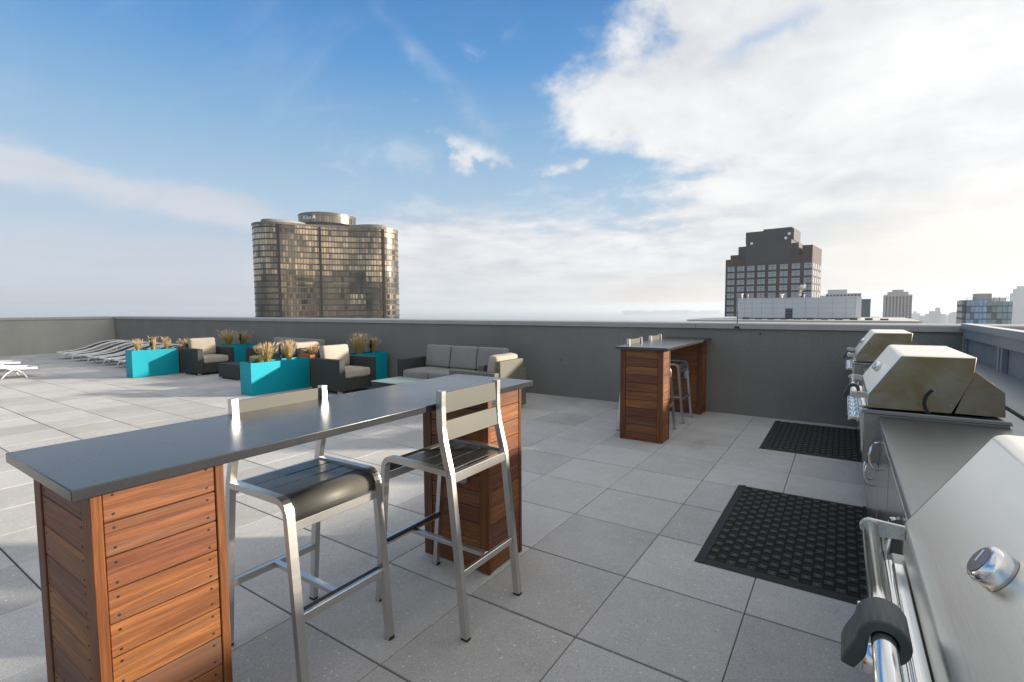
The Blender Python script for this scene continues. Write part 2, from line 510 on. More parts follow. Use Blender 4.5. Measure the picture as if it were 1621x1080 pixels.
# far parapet
w = parapet('parapet_wall', 'long grey stucco parapet wall across the back of the roof deck')
w.location = (0, WY, 0)
mb = MB(); mb.box(X0 - 0.35, 9.0, 0, 0.30, -0.4, 1.19); mb.build('wall_face', STUCCO, w)
mb = MB()
xx = X0 - 0.37
while xx < 9:
    L = 3.66
    mb.prism([(-0.028, 1.193), (-0.028, 1.262), (0.0, 1.274), (0.33, 1.284), (0.33, 1.193)], 'x', xx + 0.002, min(xx + L, 9.0) - 0.002, bev=0.004)
    xx += L
mb.build('coping', COPING, w)
mb = MB()
for x in (-0.92, -3.95, -12.2): mb.cyl((x, -0.004, 1.13 if x > -2 else 0.62), (x, 0.03, 1.13 if x > -2 else 0.62), 0.012)
mb.build('wall_fixing', BLACKM, w)
# left parapet
w = parapet('parapet_wall', 'grey stucco parapet wall at the far left end of the deck')
w.location = (X0, 0, 0)
mb = MB(); mb.box(-0.30, 0, -5.0, WY - 0.004, -0.4, 1.19); mb.build('wall_face', m_stucco('lighter_grey_stucco', (.33, .335, .315), 1.2), w)
mb = MB(); yy = -5.0
while yy < WY - 0.1:
    L = 3.1
    mb.prism([(0.028, 1.193), (0.028, 1.262), (0.0, 1.274), (-0.33, 1.284), (-0.33, 1.193)], 'y', yy + 0.002, min(yy + L, WY - 0.04) - 0.002, bev=0.004)
    yy += L
mb.build('coping', COPING, w)
# right parapet: framed panels under a metal coping
w = parapet('parapet_wall', 'panelled parapet wall with blue grey metal frame behind the grills')
w.location = (X1, 0, 0)
mb = MB(); mb.box(0.03, 0.055, -4.0, WY - 0.035, -0.4, 1.20); mb.build('stucco_panel', STUCCO2, w)
mb = MB()
mb.prism([(-0.03, 1.235), (-0.03, 1.285), (-0.022, 1.290), (-0.022, 1.235)], 'y', -4.0, WY - 0.032)
mb.box(-0.0215, 0.05, -4.0, WY - 0.032, 1.236, 1.2895, bev=0.002)
mb.build('coping', COPING2, w)
mb = MB(); mb.box(-0.028, 0.052, -4.0, WY - 0.034, 1.291, 1.297, bev=0.001); mb.build('coping_cap', m_plain('cap_highlight', (.70, .70, .68), .35, .3, .1, 5), w)  # highlight along the coping top, put into a paler colour
mb = MB()
mb.box(-0.008, 0.028, -4.0, WY - 0.04, 1.135, 1.233, bev=0.003)
for y in (5.72, 3.3, 0.9, -1.5):
    mb.box(-0.012, 0.029, y + 0.10, y + 0.16, 0.9, 1.134, bev=0.003); mb.box(-0.012, 0.029, y, y + 0.045, 0.9, 1.134, bev=0.003)
mb.box(-0.012, 0.029, WY - 0.10, WY - 0.045, 0.9, 1.134, bev=0.003)
mb.build('panel_frame', COPING2, w)
mb = MB(); mb.box(-0.34, 0.026, -4.0, WY - 0.01, 0.86, 0.925, bev=0.004)
mb.build('ledge', m_plain('ledge_metal', (.26, .28, .29), 0.45, 0.3, 0.3, 4), w)
mb = MB(); mb.box(-0.33, 0.02, -4.0, WY - 0.01, -0.0, 0.858); mb.build('ledge_front', STUCCO, w)


# ================================================================ bar tables
def pedestal(parent, x0, x1, y0, y1, h, outlet=None):
    p = MB()
    r = 0.004
    bh = h / 11.0
    px, py = 0.066, 0.028
    for k in range(11):
        z0 = k * bh + (0.006 if k == 0 else 0.0); z1 = (k + 1) * bh - 0.0035
        for f in range(4):
            tn = random.random()
            if f == 0: p.box(x0 + px, x1 - px, y0 + r, y0 + 0.02, z0, z1, tone=tn, bev=0.0016)
            if f == 1: p.box(x0 + px, x1 - px, y1 - 0.02, y1 - r, z0, z1, tone=tn, bev=0.0016)
            if f == 2: p.box(x0 + r, x0 + 0.02, y0 + py, y1 - py, z0, z1, tone=tn, bev=0.0016)
            if f == 3: p.box(x1 - 0.02, x1 - r, y0 + py, y1 - py, z0, z1, tone=tn, bev=0.0016)
        for zz in (z0 + 0.018, z1 - 0.018):
            for ya in (y0 + py + 0.022, y1 - py - 0.022):
                j = random.uniform(-.003, .003)
                p.cyl((x1 - 0.01, ya, zz + j), (x1 - r + 0.0012, ya, zz + j), 0.0036, 8, 1)
                p.cyl((x0 + 0.01, ya, zz + j), (x0 + r - 0.0012, ya, zz + j), 0.0036, 8, 1)
            for xa in (x0 + px + 0.022, x1 - px - 0.022):
                p.cyl((xa, y0 + 0.01, zz), (xa, y0 + r - 0.0012, zz), 0.0036, 8, 1)
    body = p.build('pedestal', [WOODH, SCREW], parent)
    c = MB(); c.box(x0 + 0.024, x1 - 0.024, y0 + 0.024, y1 - 0.024, 0.004, h - 0.004); c.build('core', RUBBER, body)
    for xa, xb in ((x0, x0 + px - 0.002), (x1 - px + 0.002, x1)):
        for ya, yb in ((y0, y0 + py - 0.002), (y1 - py + 0.002, y1)):
            q = MB(); q.box(xa, xb, ya, yb, 0.0, h, tone=random.random(), bev=0.002); q.build('corner_post', WOODV, body)
    if outlet:
        q = MB(); q.box(outlet[0] - 0.035, outlet[0] + 0.035, y0 - 0.035, y0 - 0.003, outlet[1] - 0.055, outlet[1] + 0.055, bev=0.006)
        q.box(outlet[0] - 0.026, outlet[0] + 0.026, y0 - 0.041, y0 - 0.036, outlet[1] - 0.045, outlet[1] + 0.045, mi=0, bev=0.002)
        q.build('outlet_box', PLASTG, body)
    return body


def bar(label, x0, x1, y0, y1, peds, h=1.058):
    t = empty('bar_table', (x0, y0, 0)); tag(t, label, 'bar table', 'bar tables')
    L = y1 - y0; Wd = x1 - x0
    m = MB(); m.box(0, Wd, 0, L, h - 0.030, h, bev=0.0025, seg=2); m.build('bar_top', STONE, t)
    for (a, b, c, d, o) in peds:
        pedestal(t, a - x0, b - x0, c - y0, d - y0, h - 0.032, (o[0] - x0, o[1]) if o else None)
    return t


bar('long bar table in the foreground, dark stone top on two slatted wood pedestals', -2.13, -1.54, 0.384, 2.54,
    [(-2.09, -1.60, 0.434, 0.768, None), (-2.09, -1.60, 2.16, 2.50, (-1.78, 0.56))])
bar('bar table standing against the far wall with stools tucked behind it', -2.13, -1.54, 5.30, 7.40,
    [(-2.09, -1.60, 5.355, 5.61, None), (-2.09, -1.60, 7.14, 7.395, (-1.80, 0.55))])


# ================================================================ bar stools (local: back at u=0, front towards +x)
def make_stool():
    t = empty('bar_stool')
    Wd = 0.455; h = 0.0135

    def bend(c, r, a0, a1, n=7):
        return [(c[0] + r * math.cos(R(a0 + (a1 - a0) * k / (n - 1))), c[1] + r * math.sin(R(a0 + (a1 - a0) * k / (n - 1)))) for k in range(n)]
    for sy in (-1, 1):
        y = sy * (Wd / 2 - h)
        back = [(0.0, 0.004), (0.035, 0.36), (0.068, 0.66), (0.078, 0.745), (0.098, 0.82), (0.118, 0.90), (0.126, 0.96), (0.128, 1.05), (0.126, 1.122)]
        MBb = MB(); MBb.tube([(u, y, z) for u, z in back], rect=(h, 0.017), up=Vector((1, 0, 0))); o = MBb.build('back_leg', ALU, t)
        q = MB(); q.box(-0.019, 0.019, y - h - .001, y + h + .001, 0.0, 0.012, bev=0.002); q.build('foot_cap', RUBBER, o)
        fr = [(0.082, 0.752)] + [(0.30, 0.757)] + bend((0.445, 0.702), 0.057, 88, 4) + [(0.535, 0.35), (0.566, 0.004)]
        q = MB(); q.tube([(u, y, z) for u, z in fr], rect=(h, 0.017), up=Vector((0, 1, 0)))
        # rect first half-width lies across the leg, keep the section slim sideways
        o = q.build('front_leg', ALU, t)
        q = MB(); q.box(0.566 - .019, 0.566 + .019, y - h - .001, y + h + .001, 0.0, 0.012, bev=0.002); q.build('foot_cap', RUBBER, o)
    wi = Wd / 2 - 2 * h
    q = MB(); q.box(0.062, 0.088, -wi, wi, 0.705, 0.750, bev=0.002); q.build('back_rail', ALU, t)
    q = MB(); q.box(0.492, 0.512, -wi, wi, 0.642, 0.678, bev=0.002); q.build('front_rail', ALU, t)
    # footrest: front bar, back bar, centre link
    q = MB()
    q.box(0.528, 0.548, -wi, wi, 0.290, 0.325, bev=0.002)
    q.box(0.020, 0.042, -wi, wi, 0.275, 0.305, bev=0.002)
    q.box(0.040, 0.530, -0.014, 0.014, 0.283, 0.306, bev=0.002)
    q.build('footrest_frame', ALU, t)
    q = MB(); q.box(0.508, 0.5275, -wi, wi, 0.312, 0.329, bev=0.004); q.build('footrest_strip', RUBBER, t)
    # seat: three flat slats and the rolled front one
    for k in range(3):
        a = 0.098 + k * 0.103
        q = MB(); q.box(a, a + 0.097, -wi, wi, 0.750, 0.758, bev=0.002); q.build('seat_slat', DARKSLAT, t)
    outer = [(0.409, 0.758), (0.43, 0.758)] + bend((0.443, 0.700), 0.058, 86, 2, 9) + [(0.503, 0.682)]
    inner = [(u - 0.006, z - 0.004) for u, z in outer][::-1]
    inner = [(0.497, 0.682)] + bend((0.443, 0.700), 0.051, 2, 86, 9) + [(0.43, 0.751), (0.409, 0.751)]
    q = MB(); q.prism(outer + inner, 'y', -wi, wi)
    for f in q.bm.faces: f.smooth = len(f.verts) == 4
    q.build('rolled_slat', ALUSLAT, t)
    for z0, z1 in ((1.018, 1.112), (0.892, 0.982)):
        q = MB()
        us = 0.122 if z0 > 1 else 0.112
        q.prism([(us - 0.007, z0), (us + 0.003, z0), (us + 0.006 + (0.0 if z0 > 1 else 0.008), z1), (us - 0.004 + (0 if z0 > 1 else 0.008), z1)], 'y', -wi, wi, bev=0.002)
        q.build('back_slat', ALUSLAT, t)
    # bead of weld / rivets along the posts
    for sy in (-1, 1):
        q = MB(); a_ = sy * (wi + .004)
        q.tube([(0.1035 + (z - .9) * 0.11, a_, z) for z in (0.895, 0.95, 1.115)], rect=(.003, .0015))
        for k in range(12):
            z = 0.90 + k * 0.018
            q.box(0.106 + (z - .9) * 0.08, 0.111 + (z - .9) * 0.08, a_ - .003, a_ + .003, z, z + 0.009)
        q.build('rivet_strip', CHROME, t)
    return t


st0 = make_stool()
stools = [(-2.235, 1.275, 0.0, 'bar stool tucked under the left side of the near bar, rounded front facing us'),
          (-1.372, 1.882, math.pi, 'bar stool pulled out on the near side of the front bar, back towards the camera'),
          (-2.245, 5.90, 0.0, 'first bar stool behind the far bar, nearest its front pedestal'),
          (-2.245, 6.70, 0.0, 'second bar stool behind the far bar, closest to the back wall')]
protos = [st0] + [copy_tree(st0) for _ in stools[1:]]
for o, (x, y, rz, lab) in zip(protos, stools):
    o.location = (x, y, 0); o.rotation_euler = (0, 0, rz)
    tag(o, lab, 'bar stool', 'aluminium bar stools at the bar tables')


# ================================================================ floor mats
def mat_rubber(label, x0, x1, y0, y1):
    t = empty('floor_mat', (x0, y0, 0)); tag(t, label, 'floor mat', 'black rubber mats in front of the grills')
    Wx, Ly = x1 - x0, y1 - y0
    m = MB()
    b = 0.055
    m.prism([(0, 0.002), (b, 0.011), (b, 0.002)], 'y', 0, Ly); m.prism([(Wx, 0.002), (Wx - b, 0.011), (Wx - b, 0.002)], 'y', 0, Ly)
    m.prism([(0, 0.002), (b, 0.0112), (b, 0.002)], 'x', b, Wx - b) if False else None
    m.prism([(0, 0.002), (b, 0.0112), (b, 0.002)], 'x', b * .2, Wx - b * .2)
    m.prism([(Ly, 0.002), (Ly - b, 0.0112), (Ly - b, 0.002)], 'x', b * .2, Wx - b * .2)
    m.box(b * .98, Wx - b * .98, b * .98, Ly - b * .98, 0.0015, 0.0085, mi=1)
    m.build('mat_border', [m_plain('mat_edge_rubber', (.016, .018, .017), 0.75, 0, 0.2, 10), MATBASE], t)
    m = MB(); n = 0
    s_ = 0.052; nx = int((Wx - 2 * b) / s_); ny = int((Ly - 2 * b) / s_)
    for i in range(nx):
        for j in range(ny):
            cx, cy = b + (i + .5) * (Wx - 2 * b) / nx, b + (j + .5) * (Ly - 2 * b) / ny
            if (i + j) % 2 == 0:
                # raised ribbed tile made of small bars
                for k in range(3):
                    yy = cy - 0.022 + k * 0.0165
                    for q in (-1, 1):
                        m.box(cx + q * 0.0135 - 0.0078, cx + q * 0.0135 + 0.0078, yy, yy + 0.0095, 0.009, 0.0135, tone=random.random(), bev=0.0015)
                m.box(cx - 0.006, cx + 0.006, cy - 0.019, cy + 0.019, 0.0091, 0.0125)
            else:
                m.box(cx - 0.017, cx + 0.017, cy - 0.0012, cy + 0.0012, 0.0086, 0.0098)
    m.build('tread_pattern', m_plain('mat_tread', (.058, .061, .048), 0.7, 0, 0.6, 9), t)
    return t


mat_rubber('black rubber mat with checkered tread in front of the middle grill', -0.685, 0.225, 2.945, 4.446)
mat_rubber('black rubber mat beside the far wall in front of the farthest grill', -0.695, 0.225, 5.74, 7.26)


# ================================================================ outdoor kitchen
k = empty('kitchen_counter', (0.165, -0.6, 0)); tag(k, 'long stainless steel counter and cabinet run carrying the three grills', 'counter')
GR = [0.44, 3.07, 5.60]; GW = 0.84
Y0 = -0.6; YE = 7.36
segs = [(Y0, GR[0] - 0.012)] + [(GR[i] + GW + 0.012, (GR[i + 1] if i < 2 else YE + .012) - 0.012) for i in range(3)]
m = MB()
for a, b in segs: m.box(0.0, 0.575, a - Y0, b - Y0, 0.905, 0.940, bev=0.003)
for g in GR: m.box(0.478, 0.575, g - Y0 - 0.01, g + GW - Y0 + 0.01, 0.905, 0.938, bev=0.002)
m.build('countertop', STEELC, k)
m = MB(); m.box(0.03, 0.56, 0.0, YE - Y0, 0.10, 0.69); m.box(0.09, 0.55, 0.0, YE - Y0, 0.0, 0.10)
for a, b in segs: m.box(0.031, 0.559, a - Y0 + 0.002, b - Y0 - 0.002, 0.69, 0.903)
m.build('cabinet_body', m_steel('cabinet_stainless', (.36, .35, .33), 0.25, brush='z', amt=0.4), k)
hdl = 0
for a, b in segs[1:] + [(g, g + GW) for g in GR]:
    under = any(abs(a - g) < .01 for g in GR)
    ztop = 0.665 if under else 0.875
    n = 2 if (b - a) > 0.7 else 1
    n = 3 if (b - a) > 1.5 else n
    wd = (b - a) / n
    for i in range(n):
        q = MB(); q.box(0.008, 0.028, a - Y0 + i * wd + 0.006, a - Y0 + (i + 1) * wd - 0.006, 0.125, ztop, bev=0.003)
        d = q.build('cabinet_door', m_steel('door_stainless', (.50, .49, .46), 0.20, brush='z', amt=0.3), k)
        q = MB()
        ya = a - Y0 + (i + 1) * wd - 0.06 if i % 2 == 0 else a - Y0 + i * wd + 0.06
        zt = ztop - 0.05
        q.tube([(0.006, ya, zt), (-0.018, ya, zt - 0.006), (-0.03, ya, zt - 0.03), (-0.034, ya, zt - 0.07), (-0.03, ya, zt - 0.11), (-0.018, ya, zt - 0.134), (0.006, ya, zt - 0.14)], 0.006, 8)
        q.build('door_handle', CHROME, d)


def make_grill():
    t = empty('gas_grill')
    prof = [(.118, .982), (.118, 1.048), (.243, 1.246), (.256, 1.252), (.521, 1.253), (.512, 1.152), (.442, .986)]
    lid = MB(); lid.prism([(u, z) for u, z in prof], 'y', 0.010, GW - 0.010, bev=0.005, seg=3)
    l = lid.build('lid', [m_steel('lid_stainless', (.93, .90, .82), 0.33, brush='y', amt=0.08)], t)
    for y0, y1 in ((0.0, 0.0085), (GW - 0.0085, GW)):
        q = MB(); q.prism([(.1195, .981), (.1195, 1.046), (.246, 1.247), (.518, 1.250), (.509, 1.152), (.440, .985)], 'y', y0, y1, bev=0.0015, seg=1)
        sp = q.build('lid_side', STEELT, l)
    for yy in (-0.0012, GW + 0.0012):
        q = MB(); pts = []
        for i in range(11):
            a = R(130 + i * 9.5); pts.append((0.408 + 0.070 * math.cos(a), 1.020 + 0.072 * math.sin(a)))
        q.tube([(u, yy, z) for u, z in pts], rect=(0.0075, 0.001), up=Vector((0, 1, 0))) if False else None
        ou = [(0.418 + 0.086 * math.cos(R(130 + i * 9.5)), 1.028 + 0.088 * math.sin(R(130 + i * 9.5))) for i in range(11)]
        inn = [(0.418 + 0.071 * math.cos(R(130 + i * 9.5)), 1.028 + 0.073 * math.sin(R(130 + i * 9.5))) for i in range(11)][::-1]
        q.prism(ou + inn, 'y', yy - 0.001, yy + 0.001)
        q.build('hinge_slot', BLACKM, l)
        q = MB(); q.cyl((.436, yy - 0.004, 1.022), (.436, yy + 0.004, 1.022), 0.009, 14); q.build('hinge_bolt', STEELC, l)
    # hood behind the lid
    q = MB(); q.prism([(.452, .984), (.515, 1.19), (.622, 1.098), (.628, .984)], 'y', 0.014, GW - 0.014, bev=0.002, seg=1)
    q.build('rear_hood', STEELT, t)
    q = MB(); q.prism([(.096, .952), (.100, .972), (.642, .972), (.650, .952)], 'y', -0.012, GW + 0.012, bev=0.003, seg=2)
    q.build('base_rim', STEELC, t)
    q = MB(); q.prism([(.109, .70), (.109, .9505), (.642, .9505), (.642, .70)], 'y', 0.0, GW, bev=0.002, seg=1); q.build('firebox', m_steel('firebox_stainless', (.34, .34, .30), 0.34, brush='z', amt=0.4), t)
    q = MB(); q.prism([(.084, .955), (.088, .966), (.0945, .969), (.1085, .969), (.1085, .745), (.100, .745), (.094, .85), (.084, .945)], 'y', 0.02, GW - 0.02, bev=0.002, seg=2)
    cp = q.build('control_panel', CHROME, t)
    q = MB(); q.box(.0955, .1165, 0.04, GW - 0.075, .9745, .988, bev=0.004, seg=2); q.build('front_trim', CHROME, t)
    for i, y in enumerate((0.13, 0.27, 0.41, 0.55, 0.69)):
        q = MB()
        q.cyl((0.088, y, 0.905), (0.080, y, 0.905), 0.036, 24); q.cyl((0.080, y, 0.905), (0.046, y, 0.905), 0.0265, 24, r2=0.023)
        q.box(0.040, 0.047, y - 0.005, y + 0.005, 0.883, 0.927, bev=0.002)
        q.build('knob', CHROME, cp)
    h = MB(); h.cyl((0.060, 0.025, 1.038), (0.060, GW - 0.025, 1.038), 0.0145, 20); hd_ = h.build('handle', CHROME, l)
    for y in (0.035, GW - 0.045):
        q = MB(); pts = [(0.1175, 1.024), (0.1175, 1.052)] + [(0.060 + 0.018 * math.cos(R(a)), 1.038 + 0.018 * math.sin(R(a))) for a in range(90, 271, 20)]
        q.prism(pts, 'y', y, y + 0.007, bev=0.0012, seg=1); q.build('handle_bracket', STEEL, hd_)
    # thermometer on the sloping front
    nrm = Vector((-0.198, 0, 0.125)).normalized(); c = Vector((0.180, GW / 2, 1.147))
    q = MB(); q.tube([c, c + nrm * 0.017, c + nrm * 0.023, c + nrm * 0.026], n=28, radii=[0.0265, 0.0265, 0.0245, 0.0205]); th = q.build('thermometer', CHROME, l)
    q = MB(); q.tube([c + nrm * 0.0255, c + nrm * 0.0270], n=28, radii=[0.0192, 0.0192]); q.build('dial', m_plain('dial_grey', (.17, .17, .18), 0.25), th)
    up = Vector((0.125, 0, 0.198)).normalized()
    q = MB(); q.tube([c + nrm * 0.0278 - up * 0.004, c + nrm * 0.0278 + up * 0.013 + Vector((0, 0.006, 0))], rect=(0.001, 0.0006)); q.build('needle', WHITEP, th)
    q = MB(); q.tube([Vector((0.243, 0.34, 1.2535)), Vector((0.243, 0.40, 1.2535))], rect=(.001, .001)) ; q.bm.clear()
    return t


g0 = make_grill()
gs = [g0, copy_tree(g0), copy_tree(g0)]
for o, y, lab in zip(gs, GR, ('nearest stainless steel gas grill at the right edge, pale sloping lid close to the camera',
                              'middle stainless steel gas grill with brown heat-stained lid side and curved slot',
                              'farthest and smallest gas grill on the counter, by the back wall')):
    o.location = (0, y, 0); tag(o, lab, 'gas grill', 'gas grills along the counter')


def hook(label, y, w):
    t = MB()
    ang = list(range(-60, 181, 20))
    outer = [(0.031 * math.cos(R(a)), 0.031 * math.sin(R(a))) for a in ang]
    inner = [(0.0165 * math.cos(R(a)), 0.0165 * math.sin(R(a))) for a in ang]
    pts = outer + [(-0.035, -0.010), (-0.044, -0.028), (-0.048, -0.044), (-0.032, -0.048), (-0.019, -0.026)] + inner[::-1]
    t.prism(pts, 'y', 0, w, bev=0.003, seg=2)
    o = t.build('handle_hook', CLAMP)
    o.location = (0.060, y, 1.038)
    return tag(o, label, 'hook', 'rubber hooks on the grill handles')


hook('grey-green rubber hook hung over the handle of the nearest grill', 0.808, 0.070)
hook('rubber hook hung over the handle of the middle grill', 3.30, 0.03)
hook('small rubber hook on the handle of the farthest grill', 5.75, 0.03)


# ================================================================ planters
def planter(label, x0, x1, y0, y1, h, material, cat='planter', group='teal planters round the lounge'):
    t = empty('planter', (x0, y0, 0)); tag(t, label, cat, group)
    a, b = x1 - x0, y1 - y0; w = 0.022
    m = MB()
    m.box(0, a, 0, w, 0.004, h, bev=0.003); m.box(0, a, b - w, b, 0.004, h, bev=0.003)
    m.box(0, w, w - .003, b - w + .003, 0.006, h - 0.001, bev=0.0); m.box(a - w, a, w - .003, b - w + .003, 0.006, h - 0.001, bev=0.0)
    m.box(w, a - w, w, b - w, 0.0, 0.04)
    m.build('planter_box', material, t)
    m = MB(); m.box(w + .001, a - w - .001, w + .001, b - w - .001, h - 0.16, h - 0.04); m.build('soil', SOIL, t)
    return t


planter('teal planter farthest left with three dry grass tufts, beside the loungers', -13.40, -13.05, 4.43, 5.36, 0.605, TEAL)
planter('bright teal planter in the centre of the lounge, nearest the camera', -8.86, -8.50, 4.60, 5.74, 0.57, TEAL)
planter('teal planter against the back wall behind the left armchair', -13.56, -13.18, 6.42, 7.32, 0.59, TEAL)
planter('teal planter against the back wall behind the middle armchair', -8.48, -8.10, 6.45, 7.33, 0.59, TEAL)
g2 = 'rust coloured square planters'
planter('rust planter right of the farthest left teal planter', -13.42, -13.10, 5.42, 5.80, 0.63, CORTEN, 'planter', g2)
planter('rust planter right of the bright teal centre planter', -8.96, -8.56, 5.80, 6.20, 0.615, CORTEN, 'planter', g2)

STRAW = mat('dry_grass', (.46, .31, .15), 0.8, fn=lambda t, p, c: lk(t, ramp(t, attr(t, 'tone'), [(0, (.13, .17, .035)), (.35, (.30, .30, .07)), (.6, (.50, .33, .14)), (1, (.62, .47, .30))]), p.inputs['Base Color']))


def tuft(label, x, y, z, h, r, nb, lo, hi, plume=True, gname='grass tufts growing in the planters'):
    m = MB(); rnd = random.Random(int(abs(x * 100) + abs(y * 37)))
    for _ in range(nb):
        a = rnd.uniform(0, 2 * math.pi); l = h * rnd.uniform(0.55, 1.05); sp = r * (rnd.random() ** 0.7)
        b0 = Vector((math.cos(a) * r * 0.22 * rnd.random(), math.sin(a) * r * 0.22 * rnd.random(), 0))
        tip = b0 + Vector((math.cos(a) * sp, math.sin(a) * sp, l))
        mid = b0 * 0.6 + tip * 0.4 + Vector((0, 0, l * 0.14))
        w = rnd.uniform(0.0016, 0.0034); tn = rnd.uniform(lo, hi)
        s_ = Vector((-math.sin(a), math.cos(a), 0)) * w
        for p, q, w0, w1 in ((b0, mid, 1, .8), (mid, tip, .8, .15)):
            m.quad([p - s_ * w0, p + s_ * w0, q + s_ * w1, q - s_ * w1], tone=tn * 0.8 if p is b0 else tn)
        if plume and rnd.random() < 0.16:
            d = (tip - mid).normalized(); pr = 0.0062 * rnd.uniform(.6, 1.2)
            m.tube([tip - d * 0.07, tip - d * 0.035, tip + d * 0.02], n=5, radii=[0.002, pr, 0.001], tone=rnd.uniform(.7, 1.0))
    o = m.build('grass_tuft', STRAW); o.location = (x, y, z)
    return tag(o, label, 'grass plant', gname)


zt = 0.56
tuft('tan grass tuft at the left end of the farthest left teal planter', -13.24, 4.62, zt, .30, .12, 130, .45, .9)
tuft('tan grass tuft around the dark lamp in the farthest left teal planter', -13.24, 4.92, zt, .34, .13, 130, .5, .95)
tuft('tan grass tuft at the right end of the farthest left teal planter', -13.24, 5.20, zt, .32, .12, 130, .45, .9)
tuft('green and gold grass mound with pale plumes at the left of the centre planter', -8.68, 5.00, 0.53, .36, .20, 420, .10, .95)
tuft('tall tan plumed grass at the right of the centre planter', -8.68, 5.43, 0.53, .38, .16, 300, .35, 1.0)
tuft('low green grass spilling between the plumes of the centre planter', -8.66, 4.84, 0.53, .17, .16, 260, .0, .35, False)
tuft('greenish grass at the left of the planter behind the left armchair', -13.37, 6.68, .55, .42, .24, 330, .15, .75)
tuft('greenish grass at the right of the planter behind the left armchair', -13.37, 7.08, .55, .38, .20, 260, .15, .75)
tuft('airy green gold grass in the planter behind the middle armchair', -8.29, 6.75, .55, .44, .26, 380, .15, .8)
tuft('airy grass beside the wall in the planter behind the middle armchair', -8.29, 7.10, .55, .36, .18, 240, .2, .8)
tuft('dry brown grass in the left rust planter', -13.26, 5.61, .58, .24, .18, 150, .5, .8)
tuft('dry brown grass in the rust planter by the centre', -8.76, 6.0, .57, .24, .18, 150, .5, .8)


def lamp(label, x, y, z0, z1):
    t = empty('stake_lamp', (x, y, z0 - 0.03)); tag(t, label, 'garden lamp', 'dark stake lamps in the planters')
    H = z1 - z0 + 0.03
    m = MB(); m.cyl((0, 0, 0), (0, 0, H * 0.45), 0.010, 10); m.build('stake', BLACKM, t)
    m = MB(); m.tube([(0, 0, H * 0.42), (0, 0, H * 0.46), (0, 0, H * 0.97), (0, 0, H)], n=14, radii=[0.016, 0.026, 0.030, 0.02])
    m.build('lamp_head', BLACKM, t)
    for i in range(3):
        m = MB(); m.cyl((0, 0, H * (.55 + i * .13)), (0, 0, H * (.57 + i * .13)), 0.033, 14); m.build('lamp_ring', m_plain('dark_bronze', (.06, .035, .02), .4, .5), t)


lamp('dark stake lamp in the farthest left teal planter', -13.18, 4.86, 0.60, 0.86)
lamp('dark stake lamp in the bright teal centre planter', -8.64, 5.24, 0.57, 0.86)
lamp('dark stake lamp in the planter behind the left armchair', -13.30, 6.95, 0.59, 0.86)
lamp('dark stake lamp in the planter behind the middle armchair', -8.22, 7.0, 0.59, 0.86)


# ================================================================ wicker seating (local: faces +x, width on y, origin at back-left floor corner)
def cushion(name, x0, x1, y0, y1, z0, z1, parent, material, tilt=0.0, puff=0.02):
    m = MB(); bm = m.bm
    nx, ny, nz = 8, 8, 4
    cx, cy, cz = (x0 + x1) / 2, (y0 + y1) / 2, (z0 + z1) / 2
    ex, ey, ez = (x1 - x0) / 2, (y1 - y0) / 2, (z1 - z0) / 2
    r = min(ex, ez) * 0.55
    m.box(-ex, ex, -ey, ey, -ez, ez, bev=r, seg=5)
    bmesh.ops.subdivide_edges(bm, edges=[e for e in bm.edges if e.calc_length() > 0.12], cuts=5, use_grid_fill=True)
    for v in bm.verts:
        fx, fy, fz = v.co.x / ex, v.co.y / ey, v.co.z / ez
        n = math.sin(v.co.x * 23 + cy * 9) * math.sin(v.co.y * 17 + v.co.z * 11) * 0.004
        if ez <= ex: v.co.z += math.copysign(1, fz) * (puff * (1 - fx * fx) * (1 - fy * fy)) + n
        else: v.co.x += math.copysign(1, fx) * (puff * (1 - fz * fz) * (1 - fy * fy)) + n
    Mx = Matrix.Translation((cx, cy, cz)) @ Matrix.Rotation(tilt, 4, 'Y')
    bmesh.ops.transform(bm, matrix=Mx, verts=bm.verts[:])
    for f in bm.faces: f.smooth = True
    return m.build(name, material, parent)


def seating(name, label, cat, group, loc, rz, width, nseat, wick, cush, ah=0.61, bh=0.70, depth=0.84, cushb=None):
    t = empty(name, loc, rz); tag(t, label, cat, group)
    a = 0.12
    m = MB(); m.box(0.06, depth - 0.02, a, width - a, 0.05, 0.27, bev=0.006); m.build('seat_base', wick, t)
    for y0 in (0, width - a):
        m = MB(); m.box(0.02, depth, y0, y0 + a, 0.05, ah, bev=0.012, seg=3); m.build('arm', wick, t)
    m = MB(); m.box(0.0, 0.085, a * 0.9, width - a * 0.9, 0.05, bh, bev=0.012, seg=3); m.build('back_panel', wick, t)
    wc = (width - 2 * a) / nseat
    for i in range(nseat):
        y0 = a + i * wc + 0.006
        cushion('seat_cushion', 0.20, depth + 0.005, y0, y0 + wc - 0.012, 0.275, 0.425, t, cush)
        cushion('back_cushion', 0.10, 0.25, y0, y0 + wc - 0.012, 0.42, 0.83, t, cushb or cush, tilt=R(-9))
    for x in (0.10, depth - 0.08):
        for y in (0.06, width - 0.06):
            m = MB(); m.box(x - 0.03, x + 0.03, y - 0.03, y + 0.03, 0.0, 0.05, bev=0.002); m.build('leg', ALU, t)
    return t


